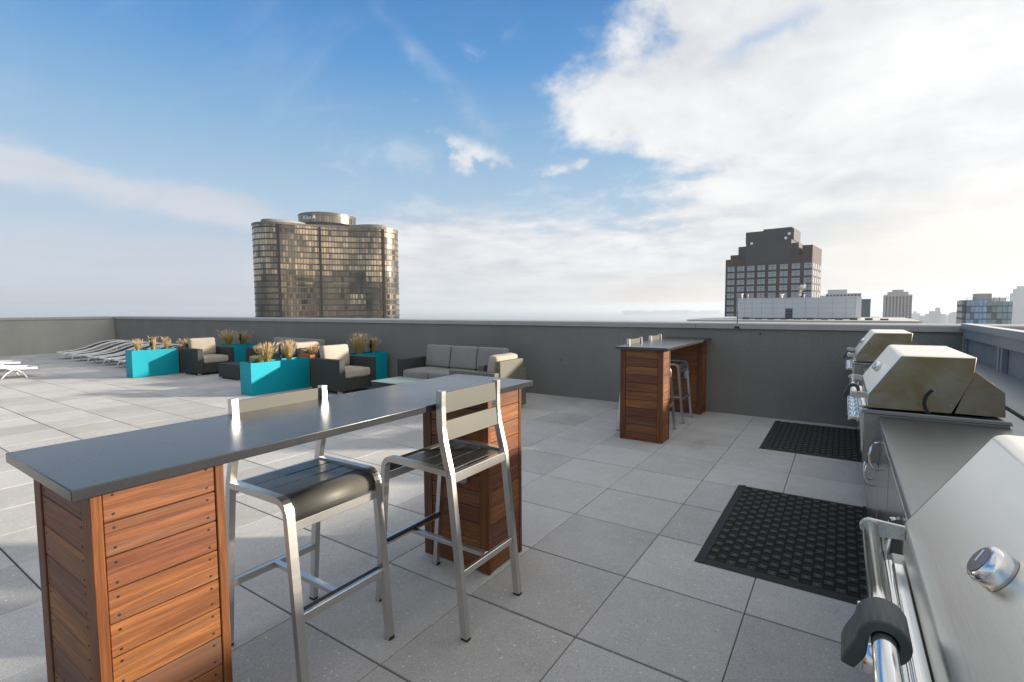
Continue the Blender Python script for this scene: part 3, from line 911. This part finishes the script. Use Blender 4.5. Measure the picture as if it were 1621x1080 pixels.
ag = 'wicker armchairs in the lounge'
seating('armchair', 'charcoal wicker armchair with taupe cushions, left one, facing right', 'armchair', ag, (-13.0, 5.38, 0), 0, 0.82, 1, WICK, CUSH)
seating('armchair', 'charcoal wicker armchair with taupe cushions right of the bright teal planter', 'armchair', ag, (-8.09, 5.47, 0), 0, 0.82, 1, WICK, CUSH)
seating('armchair', 'armchair showing its pale woven back behind the end of the near bar', 'armchair', ag, (-3.93, 6.31, 0), math.pi, 0.82, 1, WICKL, CUSH, bh=0.755, ah=0.60)
seating('armchair', 'armchair seen from behind between the centre planter and the left sofa', 'armchair', ag, (-9.02, 6.52, 0), math.pi, 0.80, 1, WICK, CUSH, bh=0.72)
sg = 'wicker sofas along the back wall'
seating('sofa', 'three seat wicker sofa against the back wall, right of the teal planters', 'sofa', sg, (-4.52, 7.02, 0), -math.pi / 2, 2.04, 3, WICK, CUSHD)
# (quarter turn): local +x -> world -y, local +y -> world +x ; so origin is the back-left corner
for o in COL.objects:
    if o.name.startswith('sofa') and o.parent is None: o.location.x = -6.58
seating('sofa', 'three seat wicker sofa mostly hidden behind the bright teal planter', 'sofa', sg, (-11.62, 7.02, 0), -math.pi / 2, 2.10, 3, WICK, CUSHD)


def table(label, x0, x1, y0, y1, h, glass):
    t = empty('coffee_table', (x0, y0, 0)); tag(t, label, 'coffee table', 'low wicker coffee tables')
    a, b = x1 - x0, y1 - y0
    m = MB(); m.box(0, a, 0, b, 0.03, h - (0.012 if glass else 0), bev=0.006); m.build('table_body', WICK, t)
    if glass:
        m = MB(); m.box(-0.004, a + 0.004, -0.004, b + 0.004, h - 0.0105, h, bev=0.002); m.build('glass_top', GLASSF, t)
    for x in (0.06, a - 0.06):
        for y in (0.06, b - 0.06):
            m = MB(); m.box(x - 0.025, x + 0.025, y - 0.025, y + 0.025, 0, 0.03); m.build('leg', ALU, t)


table('dark wicker coffee table left of the bright teal planter', -11.42, -10.55, 5.46, 5.98, 0.33, False)
table('low coffee table with pale glass top beside the middle armchair', -5.98, -5.10, 5.08, 5.66, 0.40, True)


# ================================================================ sun loungers (local: foot end at y=0, head towards +y, width centred on x)
def make_lounger():
    t = empty('sun_lounger')
    prof = [(0.0, .20), (.22, .215), (.45, .235), (.70, .30), (.95, .40), (1.2, .475), (1.45, .50), (1.7, .48), (1.92, .43)]
    W2 = 0.30
    fr = []
    for s_ in (-1, 1):
        q = MB(); q.tube([(s_ * W2, y, z) for y, z in prof], rect=(0.011, 0.024), up=Vector((0, 0, 1))); q.build('side_rail', WHITEP, t)
    q = MB(); q.tube([(-W2, 0.0, .20), (W2, 0.0, .20)], rect=(0.011, 0.022)); q.tube([(-W2, 1.92, .43), (W2, 1.92, .43)], 0.014, 8); q.build('end_bar', WHITEP, t)
    m = MB()
    pr = [(y, z - 0.004) for y, z in prof]
    low = [(y, z - 0.010) for y, z in prof][::-1]
    m.prism([(y, z) for y, z in pr[:] + low], 'x', -W2 + 0.012, W2 - 0.012)
    m.build('sling', SLING, t)
    for i, (y0, y1, zt) in enumerate(((0.20, 0.52, .215), (1.30, 1.72, .47))):
        for s_ in (-1, 1):
            x = s_ * (W2 + 0.022); q = MB()
            q.tube([(x, y0 - .02, 0.0), (x, y0 + 0.04, zt * .5), (x, y0 + 0.14, zt * .9), (x, (y0 + y1) / 2, zt + 0.012), (x, y1 - 0.12, zt * .9), (x, y1, zt * .5), (x, y1 + 0.08, 0.0)], 0.013, 8)
            q.build('leg', WHITEP, t)
    for y, z in ((.36, .18), (1.5, .45)):
        q = MB(); q.tube([(-W2 - .022, y, z), (W2 + .022, y, z)], 0.011, 8); q.build('cross_tube', WHITEP, t)
    return t


lg = make_lounger()
ls = [(-20.25, 5.02, 0, 'white framed lounger first from the left in the row by the back wall'),
      (-18.95, 5.04, 0, 'white framed lounger second from the left in the row by the back wall'),
      (-17.75, 5.05, 0, 'white framed lounger third from the left in the row by the back wall'),
      (-16.75, 5.05, 0, 'white framed lounger fourth from the left in the row by the back wall'),
      (-15.75, 5.06, 0, 'white framed lounger in the row, nearest the left teal planter'),
      (-14.80, 5.08, 0, 'white framed lounger at the row end, mostly hidden behind the left teal planter'),
      (-15.65, 3.38, math.pi, 'white framed lounger cut off by the left edge of the photo, lower of the pair'),
      (-17.60, 3.50, math.pi, 'white framed lounger at the left photo edge, behind the other one')]
lo = [lg] + [copy_tree(lg) for _ in ls[1:]]
for o, (x, y, rz, lab) in zip(lo, ls):
    o.location = (x, y, 0); o.rotation_euler = (0, 0, rz); tag(o, lab, 'sun lounger', 'white sun loungers on the deck')


# ================================================================ lightning rod on the far parapet
t = empty('lightning_rod', (-1.21, 7.40, 1.20)); tag(t, 'thin dark lightning rod standing on the far parapet coping', 'lightning rod')
m = MB(); m.tube([(0, 0.02, 0.03), (0, 0.02, 0.44)], n=8, radii=[0.006, 0.004]); m.build('rod', BLACKM, t)
m = MB(); m.box(-0.03, 0.03, -0.006, 0.03, 0.0, 0.03, bev=0.004); m.tube([(0.02, 0.0, 0.02), (0.045, -0.004, -0.012), (0.06, -0.004, -0.02)], 0.003, 6); m.build('rod_clamp', BLACKM, t)

# ================================================================ far city
GZ = -118.0
m = MB(); m.quad([(-14000, -3000, GZ), (14000, -3000, GZ), (14000, 14000, GZ), (-14000, 14000, GZ)])
def fn_lake(t, p, c):
    n = noise(t, vmul(t, c.outputs['Object'], (.02, .05, .02)), 1.0, 6, .6)
    setbump(t, p, n, 0.5, 1.5)
tag(m.build('lake', mat('lake_water', (.06, .10, .12), 0.25, fn=fn_lake)), kind='structure')
m = MB(); m.prism([(60, -500), (3000, -500), (3000, 2600), (900, 2600), (500, 1500), (120, 900), (-120, 420), (-420, 300), (-420, -500)], 'z', GZ + 0.5, GZ + 2.0)
tag(m.build('city_ground', m_plain('city_ground_grey', (.12, .12, .11), 0.9, 0, .6, .02)), kind='structure')


def curtain(name, c_dark, c_gold, wu, hz_, metal=0.85, rough=0.22, span=0.16, mull=0.10, goldamt=0.5, low=None):
    def fn(t, p, c):
        u = attr(t, 'u'); z = sepo(t, c.outputs['Object'])[2]
        cu = (u / wu); cz = (z / hz_)
        wn = t.nodes.new('ShaderNodeTexWhiteNoise'); lk(t, comb(t, cu.floor(), cz.floor(), 3.0), wn.inputs['Vector'])
        rv = V(t, wn.outputs['Value'])
        ln = (cz.fract()).lt(span); ml = (cu.fract()).lt(mull)
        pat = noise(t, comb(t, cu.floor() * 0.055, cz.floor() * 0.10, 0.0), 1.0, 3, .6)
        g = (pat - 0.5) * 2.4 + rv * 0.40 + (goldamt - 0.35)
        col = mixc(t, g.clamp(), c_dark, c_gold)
        if low:  # dark blocks on the lower floors: painted reflections of nearby buildings
            refl = noise(t, comb(t, (cu * 0.16).floor() * 0.7, (cz * 0.5).floor() * 0.9, 5.0), 1.0, 2, .5)
            dk = (refl + (z * -1.0 + low).sm(-4.0, 14.0) * 0.22 - 0.10).gt(0.52)
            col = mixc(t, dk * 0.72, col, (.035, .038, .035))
        dark = rv.gt(0.965); col = mixc(t, dark * 0.8, col, (.03, .03, .03))
        col = mixc(t, ml * 0.8, col, (.035, .032, .028)); col = mixc(t, ln, col, (.035, .032, .028))
        lk(t, col, p.inputs['Base Color'])
        lk(t, ((1.0 - ln) * metal), p.inputs['Metallic'])
        lk(t, ln * 0.4 + rv * 0.10 + rough, p.inputs['Roughness'])
        geo = t.nodes.new('ShaderNodeNewGeometry'); ad = t.nodes.new('ShaderNodeVectorMath'); ad.operation = 'ADD'
        sc = vmul(t, wn.outputs['Color'], (.035, .035, .02)); t.links.new(geo.outputs['Normal'], ad.inputs[0]); t.links.new(sc, ad.inputs[1])
        nm = t.nodes.new('ShaderNodeVectorMath'); nm.operation = 'NORMALIZE'; t.links.new(ad.outputs[0], nm.inputs[0])
        t.links.new(nm.outputs[0], p.inputs['Normal'])
    return mat(name, c_dark, rough, metal, fn=fn)


def loop_wall(name, pts, z0, z1, material, parent, closed=True, zs=None):
    me = bpy.data.meshes.new(name); vs = []; us = []; u = 0
    n = len(pts); cnt = n + 1 if closed else n
    for i in range(cnt):
        p = pts[i % n]
        if i > 0: u += (Vector(p) - Vector(pts[(i - 1) % n])).length
        for z in (z0, z1): vs.append((p[0], p[1], z)); us.append(u)
    fs = [(2 * i, 2 * i + 2, 2 * i + 3, 2 * i + 1) for i in range(cnt - 1)]
    me.from_pydata(vs, [], fs); a = me.attributes.new('u', 'FLOAT', 'POINT')
    for i, v in enumerate(us): a.data[i].value = v
    me.materials.append(material)
    o = bpy.data.objects.new(name, me); COL.objects.link(o); o.parent = parent
    for p_ in me.polygons: p_.use_smooth = True
    return o


# --- three-lobed bronze glass tower
TO = Vector((-100.4, 275.0)); Fh = Vector((math.sin(yaw), math.cos(yaw))); Rh = Vector((math.cos(yaw), -math.sin(yaw)))
Ow = Rh * TO.x + Fh * TO.y
tw = empty('glass_tower', (Ow.x, Ow.y, GZ)); tag(tw, 'bronze glass tower with three curved wings and a round crown, at left', 'tower')
tipL = Rh * -18.4 + Fh * -28.6
th0 = math.atan2(tipL.y, tipL.x) - R(6)


def _sdf(x, y):
    # three rounded wings joined by smooth hollows
    d = []
    for k in range(3):
        a = th0 + R(120 * k); ux, uy = math.cos(a), math.sin(a)
        t_ = max(0.0, min(28.2, x * ux + y * uy)); d.append(math.hypot(x - ux * t_, y - uy * t_) - 10.3)
    kk = 9.0
    return -kk * math.log(sum(math.exp(-v / kk) for v in d))


_rc = {}


def rad(th):
    key = round(th, 5)
    if key not in _rc:
        a, b = 4.0, 60.0
        for _ in range(34):
            m_ = (a + b) / 2
            if _sdf(m_ * math.cos(th), m_ * math.sin(th)) < 0: a = m_
            else: b = m_
        _rc[key] = a
    return _rc[key]


def lobes(scale=1.0, off=0.0, n=216):
    return [((rad(2 * math.pi * i / n) * scale - off) * math.cos(2 * math.pi * i / n), (rad(2 * math.pi * i / n) * scale - off) * math.sin(2 * math.pi * i / n)) for i in range(n)]


ztop = 44.0 - GZ
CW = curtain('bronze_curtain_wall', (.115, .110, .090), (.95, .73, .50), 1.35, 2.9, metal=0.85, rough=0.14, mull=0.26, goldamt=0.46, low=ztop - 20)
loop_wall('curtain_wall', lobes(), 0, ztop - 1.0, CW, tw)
m = MB(); m.prism(lobes(1.0, -0.25, 108), 'z', ztop - 1.0, ztop); m.build('roof_edge', m_plain('bronze_trim', (.13, .12, .10), .5, .3, .3, .3), tw)
m = MB()
z = 2.9
BR = m_plain('dark_bronze_trim', (.04, .037, .03), .5, .3, .2, .3)
while z < ztop - 1.2:
    if z > -GZ - 25:
        pts = lobes(1.0, -0.12, 108); m.prism(pts, 'z', z - 0.22, z + 0.22)
    z += 2.9
m.build('floor_band', BR, tw)
for k_ in (0, 1, 2):
    for dth in (-14, 18, 49):
        th = th0 + R(120 * k_ + dth); c = Vector((math.cos(th), math.sin(th))) * (rad(th) + 0.15)
        e = 0.02; tg = (Vector((math.cos(th + e), math.sin(th + e))) * rad(th + e) - Vector((math.cos(th - e), math.sin(th - e))) * rad(th - e)).normalized()
        m = MB(); nm = Vector((tg.y, -tg.x)); hw = 0.6
        q = [c + tg * hw + nm * .3, c - tg * hw + nm * .3, c - tg * hw - nm * .5, c + tg * hw - nm * .5]
        m.prism([(v.x, v.y) for v in q], 'z', -GZ - 25, ztop - 1.1); m.build('dark_column', m_plain('dark_shaft', (.012, .009, .008), .95, 0, .3, .3), tw)
for k_ in (0, 1, 2):
    th = th0 + R(120 * k_); c = Vector((math.cos(th), math.sin(th))) * 24
    pts = []
    for i in range(40):
        a = 2 * math.pi * i / 40; q = Vector((math.cos(a) * 11.5, math.sin(a) * 7.0)); q.rotate(Matrix.Rotation(th, 2)); pts.append((c.x + q.x, c.y + q.y))
    m = MB(); m.prism(pts, 'z', ztop + 0.01, ztop + 2.1); m.build('wing_penthouse', m_plain('penthouse_grey', (.20, .19, .18), .7, 0, .3, .3), tw)
circ = [(14.8 * math.cos(2 * math.pi * i / 72), 14.8 * math.sin(2 * math.pi * i / 72)) for i in range(72)]
m = MB(); m.prism([(x * .82, y * .82) for x, y in circ], 'z', ztop + 0.02, ztop + 3.2); m.build('crown_base', m_plain('crown_base_grey', (.22, .20, .19), .7, 0, .6, .4), tw)
CR = curtain('crown_glass', (.15, .145, .13), (.40, .34, .26), 1.3, 7.0, metal=0.8, rough=0.2, span=0.02, mull=0.16, goldamt=0.35)
o = loop_wall('crown', circ, ztop + 2.8, ztop + 7.6, CR, tw)
m = MB(); m.prism([(x * 1.012, y * 1.012) for x, y in circ], 'z', ztop + 7.55, ztop + 8.0); m.prism([(x * 1.0, y * 1.0) for x, y in circ], 'z', ztop + 2.7, ztop + 3.05); m.build('crown_roof', m_plain('crown_rim', (.16, .15, .14), .6, .2, .3, .4), tw)
# pale lettering on the crown (a few white strokes at this distance)
cu = bpy.data.curves.new('crown_sign', 'FONT'); cu.body = 'IOps A'; cu.size = 2.6; cu.extrude = 0.08; cu.align_x = 'CENTER'
so_ = bpy.data.objects.new('crown_sign_src', cu); COL.objects.link(so_)
me_ = bpy.data.meshes.new_from_object(so_.evaluated_get(bpy.context.evaluated_depsgraph_get())); COL.objects.unlink(so_); bpy.data.objects.remove(so_)
sg_ = bpy.data.objects.new('crown_sign', me_); COL.objects.link(sg_); sg_.parent = tw
me_.materials.append(m_plain('sign_white', (.85, .85, .83), .5, 0, .05, 2, 0))
dirc = (-Fh - Rh * 0.30).normalized()
sg_.location = (dirc.x * 15.0, dirc.y * 15.0, ztop + 4.4)
sg_.rotation_euler = (R(90), 0, math.atan2(dirc.y, dirc.x) + math.pi / 2)


def frame_at(px0, px1, depth, depth1=None):
    """left/right wall corners of a facade, at real distances; returns ground points"""
    a = at(px0, 500, depth); b = at(px1, 500, depth1 or depth); return Vector((a.x, a.y)), Vector((b.x, b.y))


def zat(py, px, depth): return at(px, py, depth).z


class Fac:
    """a building standing on its own axes: X along the facade, Y away from us"""
    def __init__(s, name, label, cat, px0, px1, d0, ang=0.0, group=None):
        a, b = frame_at(px0, px1, d0)
        e = Vector((math.cos(R(ang)), math.sin(R(ang)))); b = b / (b.x * e.y - b.y * e.x) * (a.x * e.y - a.y * e.x)
        s.L = (b - a).length; s.d = d0
        s.o = empty(name, (a.x, a.y, GZ), math.atan2((b - a).y, (b - a).x)); tag(s.o, label, cat, group)
    def z(s, py, px=1200): return zat(py, px, s.d) - GZ


# --- brown stepped tower
BK = m_plain('brown_brick', (.075, .047, .041), .85, 0, .35, .4, .05); BKD = m_plain('dark_slate', (.062, .060, .062), .8, 0, .3, .4, .05)
f = Fac('brick_tower', 'dark brown tower with stepped top and rows of grey windows, right of centre', 'tower', 1147, 1283, 232, -6)
P_ = f.L / 136.0
X = lambda px: (px - 1147) * P_
D = 24.0
m = MB(); m.box(0, X(1283), 0, D, 0, f.z(412)); m.box(X(1155), X(1170), 0.05, 8, f.z(412), f.z(405.5)); m.box(X(1268), X(1283) , 0.05, D, f.z(412), f.z(398)); m.build('wall', BK, f.o)
m = MB(); m.box(X(1181), X(1252), -0.25, D - 3, f.z(422), f.z(388)); m.box(X(1167), X(1262), 1.2, D - 3, f.z(412), f.z(393)); m.build('upper_block', BKD, f.o)
m = MB(); m.box(X(1177), X(1253), 3, D - 6, f.z(388), f.z(371)); m.box(X(1205), X(1250), 3.5, D - 7, f.z(371), f.z(368.5)); m.build('penthouse', BKD, f.o)
GW_ = m_plain('dull_window_glass', (.30, .34, .36), .25, .35, .5, .25, .02)
wm = MB(); wm.box(0, 3.1, -0.10, 0.35, 0, 2.2); w0 = None
mull = None
cols = [1150.5, 1167, 1183.5, 1200.5, 1218, 1235.5, 1253.5, 1271.5]
first = wm.build('window', GW_, f.o)
fm = MB(); fm.box(1.50, 1.62, -0.14, -0.101, 0, 2.2); fm.box(0, 3.1, -0.14, -0.101, 1.35, 1.45); fm.box(-.05, 3.15, -0.14, 0.3, -.14, -0.01); fr_ = fm.build('window_frame', BKD, first)
cnt = 0
for r_ in range(8):
    for c_ in cols:
        zz = f.z(424 + 10.4 * r_ + 6.8, 1200)
        if cnt == 0: w_ = first
        else: w_ = first.copy(); COL.objects.link(w_); w_.parent = f.o; fc = fr_.copy(); COL.objects.link(fc); fc.parent = w_
        w_.location = (X(c_), 0, zz); cnt += 1
m = MB()
for r_ in range(11): 
    for j in range(4): m.box(X(1283) - 0.15, X(1283) + 0.10, 2 + j * 5.6, 5 + j * 5.6, f.z(424 + 10.4 * r_ + 6.8), f.z(424 + 10.4 * r_ + 6.8) + 2.2)
tag(m.build('side_window', GW_, f.o), kind=None)
for px, py in ((1191, 390), (1244, 386), (1249, 380)):
    m = MB(); zz = f.z(py); q = MB()
    q.tube([(X(px), -0.3, zz), (X(px), -1.2, zz)], n=14, radii=[0.2, 0.62]) ; q.build('satellite_dish', WHITEP, f.o); m.bm.free()

# --- white mechanical screen on the neighbouring roof
WHP = m_plain('white_metal_panel', (.52, .545, .56), .5, .1, .12, .5, .02)
f = Fac('penthouse_screen', 'long white panelled roof penthouse in front of the brown tower', 'rooftop building', 1166, 1354, 84, -0.6)
P_ = f.L / 188.0; X = lambda px: (px - 1166) * P_
zb, zt_ = f.z(503), f.z(473.5)
m = MB(); m.box(0.02, f.L, 0.06, 8.0, zb, zt_ - 0.02)
m.build('wall', m_plain('panel_backing', (.22, .23, .24), .6), f.o)
seams = [1166, 1180, 1193, 1209, 1228, 1248, 1260, 1280, 1300, 1321, 1340, 1354]
m = MB()
for a, b in zip(seams[:-1], seams[1:]):
    nrow = 4
    for r_ in range(nrow):
        z0 = zb + (zt_ - zb) * r_ / nrow; z1 = zb + (zt_ - zb) * (r_ + 1) / nrow
        if a == 1248 and r_ < 1.5: continue
        m.box(X(a) + 0.015, X(b) - 0.015, 0.0, 0.055, z0 + 0.010, z1 - 0.010, tone=random.random())
m.build('wall_panel', WHP, f.o)
m = MB(); m.box(X(1354) + .01, X(1362), 0.0, 8.2, zb, zt_ + 0.02); m.build('end_wall', m_plain('pale_end_wall', (.66, .66, .65), .6), f.o)
m = MB()
for i in range(6): m.box(X(1249) , X(1259.5), 0.01, 0.05, zb + 0.02 + i * 0.24, zb + 0.16 + i * 0.24)
m.build('louvre', BLACKM, f.o)
m = MB(); m.box(-0.05, f.L + .2, -0.03, 8.3, zt_ + .021, zt_ + 0.10); m.build('roof_edge', WHITEP, f.o)
for px, h_, rr in ((1171, .95, .16), (1182, .75, .06), (1240, .75, .22), (1276, .6, .09), (1297, .9, .06), (1308, .7, .05)):
    q = MB(); q.cyl((X(px), 2, zt_), (X(px), 2, zt_ + h_), rr * .6, 10); q.tube([(X(px), 2, zt_ + h_ * .75), (X(px), 2, zt_ + h_)], n=12, radii=[rr, rr * 1.5]); q.build('roof_vent', WHITEP, f.o)
# roof it stands on
f2 = Fac('neighbour_roof', 'flat pale neighbouring roof edge just beyond the far parapet', 'roof', 1090, 1455, 80, -0.6)
m = MB(); m.box(0, f2.L, 0, 26, 0, f2.z(507.5)); m.build('roof_slab', m_plain('roof_edge_brown', (.16, .14, .125), .8), f2.o)
m = MB(); m.box(-0.2, f2.L + .3, -0.3, 26, f2.z(507.5) + .004, f2.z(505.2)); m.build('roof_coping', m_plain('roof_coping_pale', (.50, .48, .45), .6), f2.o)
m = MB()
for i in range(11): m.box(7.5 + i * 1.75, 8.4 + i * 1.75, 3.2, 3.9, f2.z(505.2), f2.z(505.2) + random.uniform(.12, .35))
m.build('roof_curb', m_plain('curb_dark', (.10, .10, .10), .8), f2.o)

# steam from the roof
def fn_v(t, p, c): pass
sm_ = bpy.data.materials.new('steam_vapour'); sm_.use_nodes = True; t_ = sm_.node_tree; t_.nodes.clear()
vo_ = t_.nodes.new('ShaderNodeVolumePrincipled'); vo_.inputs['Color'].default_value = (.98, .97, .96, 1); ou_ = t_.nodes.new('ShaderNodeOutputMaterial')
vo_.inputs['Anisotropy'].default_value = 0.2
tc_ = t_.nodes.new('ShaderNodeTexCoord'); nz_ = noise(t_, tc_.outputs['Object'], 1.6, 3, .6)
lk(t_, nz_.sm(.38, .62) * 4.0, vo_.inputs['Density']); t_.links.new(vo_.outputs[0], ou_.inputs['Volume'])
m = MB(); rnd = random.Random(3)
b0 = at(1265, 471, 88); pts = []
for i in range(9):
    f_ = i / 8; pts.append(b0 + _r2 * (0.1 + 0.9 * f_ * f_ + 0.12 * math.sin(i * 2.1)) + Vector((0, 0, 2.6 * f_)))
m.tube(pts, n=12, radii=[.12, .22, .30, .34, .40, .48, .46, .34, .12]); o = m.build('steam_plume', sm_)
tag(o, 'small white steam plume rising from the white roof penthouse', 'steam', kind='stuff')


def block(name, label, px0, px1, py0, d, depthm, wall, cat='building', wins=None, group=None, extra=None, ang=0.0):
    f = Fac(name, label, cat, px0, px1, d, ang, group=group)
    m = MB(); m.box(0, f.L, 0, depthm, 0, f.z(py0, (px0 + px1) / 2)); m.build('wall', wall, f.o)
    P_ = f.L / (px1 - px0)
    if wins:
        mt, n, rows, pytop, dpy, ww, wh = wins
        first = None
        for r_ in range(rows):
            for c_ in range(n):
                if first is None:
                    q = MB(); q.box(0, ww * f.L / n, -0.15, 0.3, 0, wh * dpy * d / 785.7); w_ = first = q.build('window', mt, f.o)
                else: w_ = first.copy(); COL.objects.link(w_); w_.parent = f.o
                w_.location = (f.L * (c_ + (1 - ww) / 2) / n, 0, f.z(pytop + dpy * (r_ + 1), (px0 + px1) / 2))
    if extra:
        for (a, b, t0, t1, y0, y1, mt, nm) in extra:
            q = MB(); q.box((a - px0) * P_, (b - px0) * P_, y0, y1, f.z(t1, (px0 + px1) / 2), f.z(t0, (px0 + px1) / 2)); q.build(nm, mt, f.o)
    return f


CON = m_plain('pale_concrete', (.50, .46, .42), .85, 0, .25, .1, .02); DKG = m_plain('dark_glass_far', (.07, .09, .11), .3, .3, .4, .1, 0)
WHB = m_plain('white_render', (.62, .62, .62), .8, 0, .15, .1, .02)
block('white_block', 'white flat roofed block with small dark windows right of the brown tower', 1306, 1362, 465, 150, 18, WHB,
      wins=(DKG, 10, 1, 465.3, 3.6, .5, .6), extra=[(1309, 1340, 459, 464.9, .5, 12, WHB, 'penthouse'), (1297, 1305.8, 468, 474, .5, 3, WHB, 'parapet')])
block('dark_slab', 'narrow dark blue grey slab building beside the white block', 1363, 1377.5, 473.5, 200, 14, m_plain('slate_blue_wall', (.11, .15, .18), .6, .1, .4, .2, .02))
block('concrete_tower', 'pale concrete tower with a grid of dark windows', 1400, 1443, 467, 420, 24, CON,
      wins=(m_plain('far_window_dark', (.035, .045, .055), .5, 0, .2, .1, 0), 8, 11, 468.5, 3.15, .56, .58), extra=[(1406, 1437, 462.5, 466.9, 1, 20, CON, 'upper_storey'), (1413, 1430, 459, 462.4, 4, 16, CON, 'penthouse')])
BGL = curtain('blue_curtain_wall', (.10, .19, .32), (.25, .46, .70), 1.6, 3.4, metal=.5, rough=.2, goldamt=.5)
f = Fac('blue_glass_building', 'blue glass building with roof railings at the right edge', 'building', 1523, 1604, 262, 0)
P_ = f.L / 81; X = lambda px: (px - 1523) * P_; zt_ = f.z(478)
def rectloop(x0, x1, y0, y1, st=2.0):
    pts = []
    n = max(1, int((x1 - x0) / st)); pts += [(x0 + (x1 - x0) * i / n, y0) for i in range(n)]
    n = max(1, int((y1 - y0) / st)); pts += [(x1, y0 + (y1 - y0) * i / n) for i in range(n)]
    n = max(1, int((x1 - x0) / st)); pts += [(x1 - (x1 - x0) * i / n, y1) for i in range(n)]
    n = max(1, int((y1 - y0) / st)); pts += [(x0, y1 - (y1 - y0) * i / n) for i in range(n)]
    return pts
loop_wall('curtain_wall', rectloop(X(1529), X(1563), 0, 20), 0, zt_ + 0.3, BGL, f.o)
loop_wall('side_wing', rectloop(X(1563) + .1, X(1604), 2.5, 20), 0, zt_ - 0.6, curtain('grey_curtain_wall', (.11, .17, .20), (.28, .40, .45), 2.0, 3.4, metal=.5, rough=.2), f.o)
loop_wall('corner_wing', rectloop(X(1523), X(1529) - .1, 1.0, 16), 0, zt_, curtain('balcony_wall', (.10, .12, .14), (.30, .33, .36), 2.0, 3.4, metal=.2, rough=.3, span=.35), f.o)
m = MB(); m.box(X(1529), X(1563), .2, 20, zt_ + .1, zt_ + .31); m.box(X(1523), X(1528.8), 1.2, 16, zt_ - .2, zt_ - .01); m.box(X(1563.5), X(1604), 2.7, 20, zt_ - .8, zt_ - .61); m.build('roof', CON, f.o)
m = MB(); m.box(X(1548), X(1573), 5, 14, zt_ - .8, f.z(467)); m.build('penthouse', m_plain('pent_grey', (.34, .33, .32), .7, 0, .5, .6), f.o)
m = MB(); m.box(X(1573), X(1596), 6, 12, zt_ - .7, f.z(474)); m.build('roof_plant', WHB, f.o)
m = MB()
for px in (1530, 1540, 1575, 1584, 1594, 1597): m.tube([(X(px), 1 if px < 1563 else 3, zt_ - .6), (X(px), 1 if px < 1563 else 3, f.z(472.5))], rect=(.09, .09))
for a, b, yy in ((1530, 1547, 1), (1573, 1597, 3)): m.tube([(X(a), yy, f.z(473)), (X(b), yy, f.z(473))], rect=(.08, .08)); m.tube([(X(a), yy, f.z(476)), (X(b), yy, f.z(476))], rect=(.05, .05))
m.build('roof_railing', BLACKM, f.o)
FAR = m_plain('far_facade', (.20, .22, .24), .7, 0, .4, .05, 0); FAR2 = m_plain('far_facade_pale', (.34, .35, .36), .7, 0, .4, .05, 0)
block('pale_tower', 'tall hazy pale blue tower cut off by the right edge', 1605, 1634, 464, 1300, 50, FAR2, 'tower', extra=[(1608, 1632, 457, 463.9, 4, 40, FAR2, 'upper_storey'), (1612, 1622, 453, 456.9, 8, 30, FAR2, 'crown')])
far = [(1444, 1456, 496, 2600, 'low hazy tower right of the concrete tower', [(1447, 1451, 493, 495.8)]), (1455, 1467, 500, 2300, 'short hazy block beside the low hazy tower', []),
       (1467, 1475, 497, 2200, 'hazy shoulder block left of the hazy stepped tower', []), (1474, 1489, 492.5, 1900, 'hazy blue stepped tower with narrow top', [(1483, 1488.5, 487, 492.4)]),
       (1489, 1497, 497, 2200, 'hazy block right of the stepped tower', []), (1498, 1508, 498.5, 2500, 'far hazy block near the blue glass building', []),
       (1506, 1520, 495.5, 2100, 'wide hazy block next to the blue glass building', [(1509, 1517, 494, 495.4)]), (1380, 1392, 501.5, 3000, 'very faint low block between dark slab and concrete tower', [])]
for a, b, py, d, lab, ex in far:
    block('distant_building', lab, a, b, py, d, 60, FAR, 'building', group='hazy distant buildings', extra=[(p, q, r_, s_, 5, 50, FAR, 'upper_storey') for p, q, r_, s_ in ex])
# --- off to the right a long low shoreline
m = MB(); rnd = random.Random(5)
a = at(985, 493, 9000); b = at(1140, 493, 9000); dd = (b - a)
for i in range(60):
    p = a + dd * (i / 60.0); q = a + dd * ((i + 1) / 60.0); h_ = rnd.uniform(10, 46)
    m.prism([(p.x, p.y), (q.x, q.y), (q.x, q.y + 300), (p.x, p.y + 300)], 'z', GZ + 2, GZ + 30 + h_)
tag(m.build('far_shore', m_plain('far_shore_grey', (.12, .14, .15), .9)), kind='structure')

# added unseen tower towards the sun, put there to shade the far left deck
sa = math.atan2(2.26, 3.07)
nb = empty('shade_tower', (78.1, 73.4, GZ), sa - math.pi / 2); tag(nb, 'tall tower added out of view towards the sun to shade the deck', 'tower')
m = MB(); m.box(-26, 0, 0, 24, 0, -GZ + 52); m.build('wall', CON, nb)
m = MB()
for i in range(12): m.box(-26.2, .2, -.2, 24.2, -GZ + 4 + i * 4, -GZ + 5.4 + i * 4)
m.build('window_band', DKG, nb)

# ================================================================ haze
m = MB(); m.box(-13900, 13900, -2900, 13900, GZ - 1, 62)
hm = bpy.data.materials.new('haze_air'); hm.use_nodes = True; t_ = hm.node_tree; t_.nodes.clear()
vo_ = t_.nodes.new('ShaderNodeVolumePrincipled'); vo_.inputs['Color'].default_value = (.80, .88, .97, 1); vo_.inputs['Density'].default_value = 0.00016
vo_.inputs['Anisotropy'].default_value = 0.3
ou_ = t_.nodes.new('ShaderNodeOutputMaterial'); t_.links.new(vo_.outputs[0], ou_.inputs['Volume'])
hz_o = m.build('haze', hm); tag(hz_o, kind='stuff')
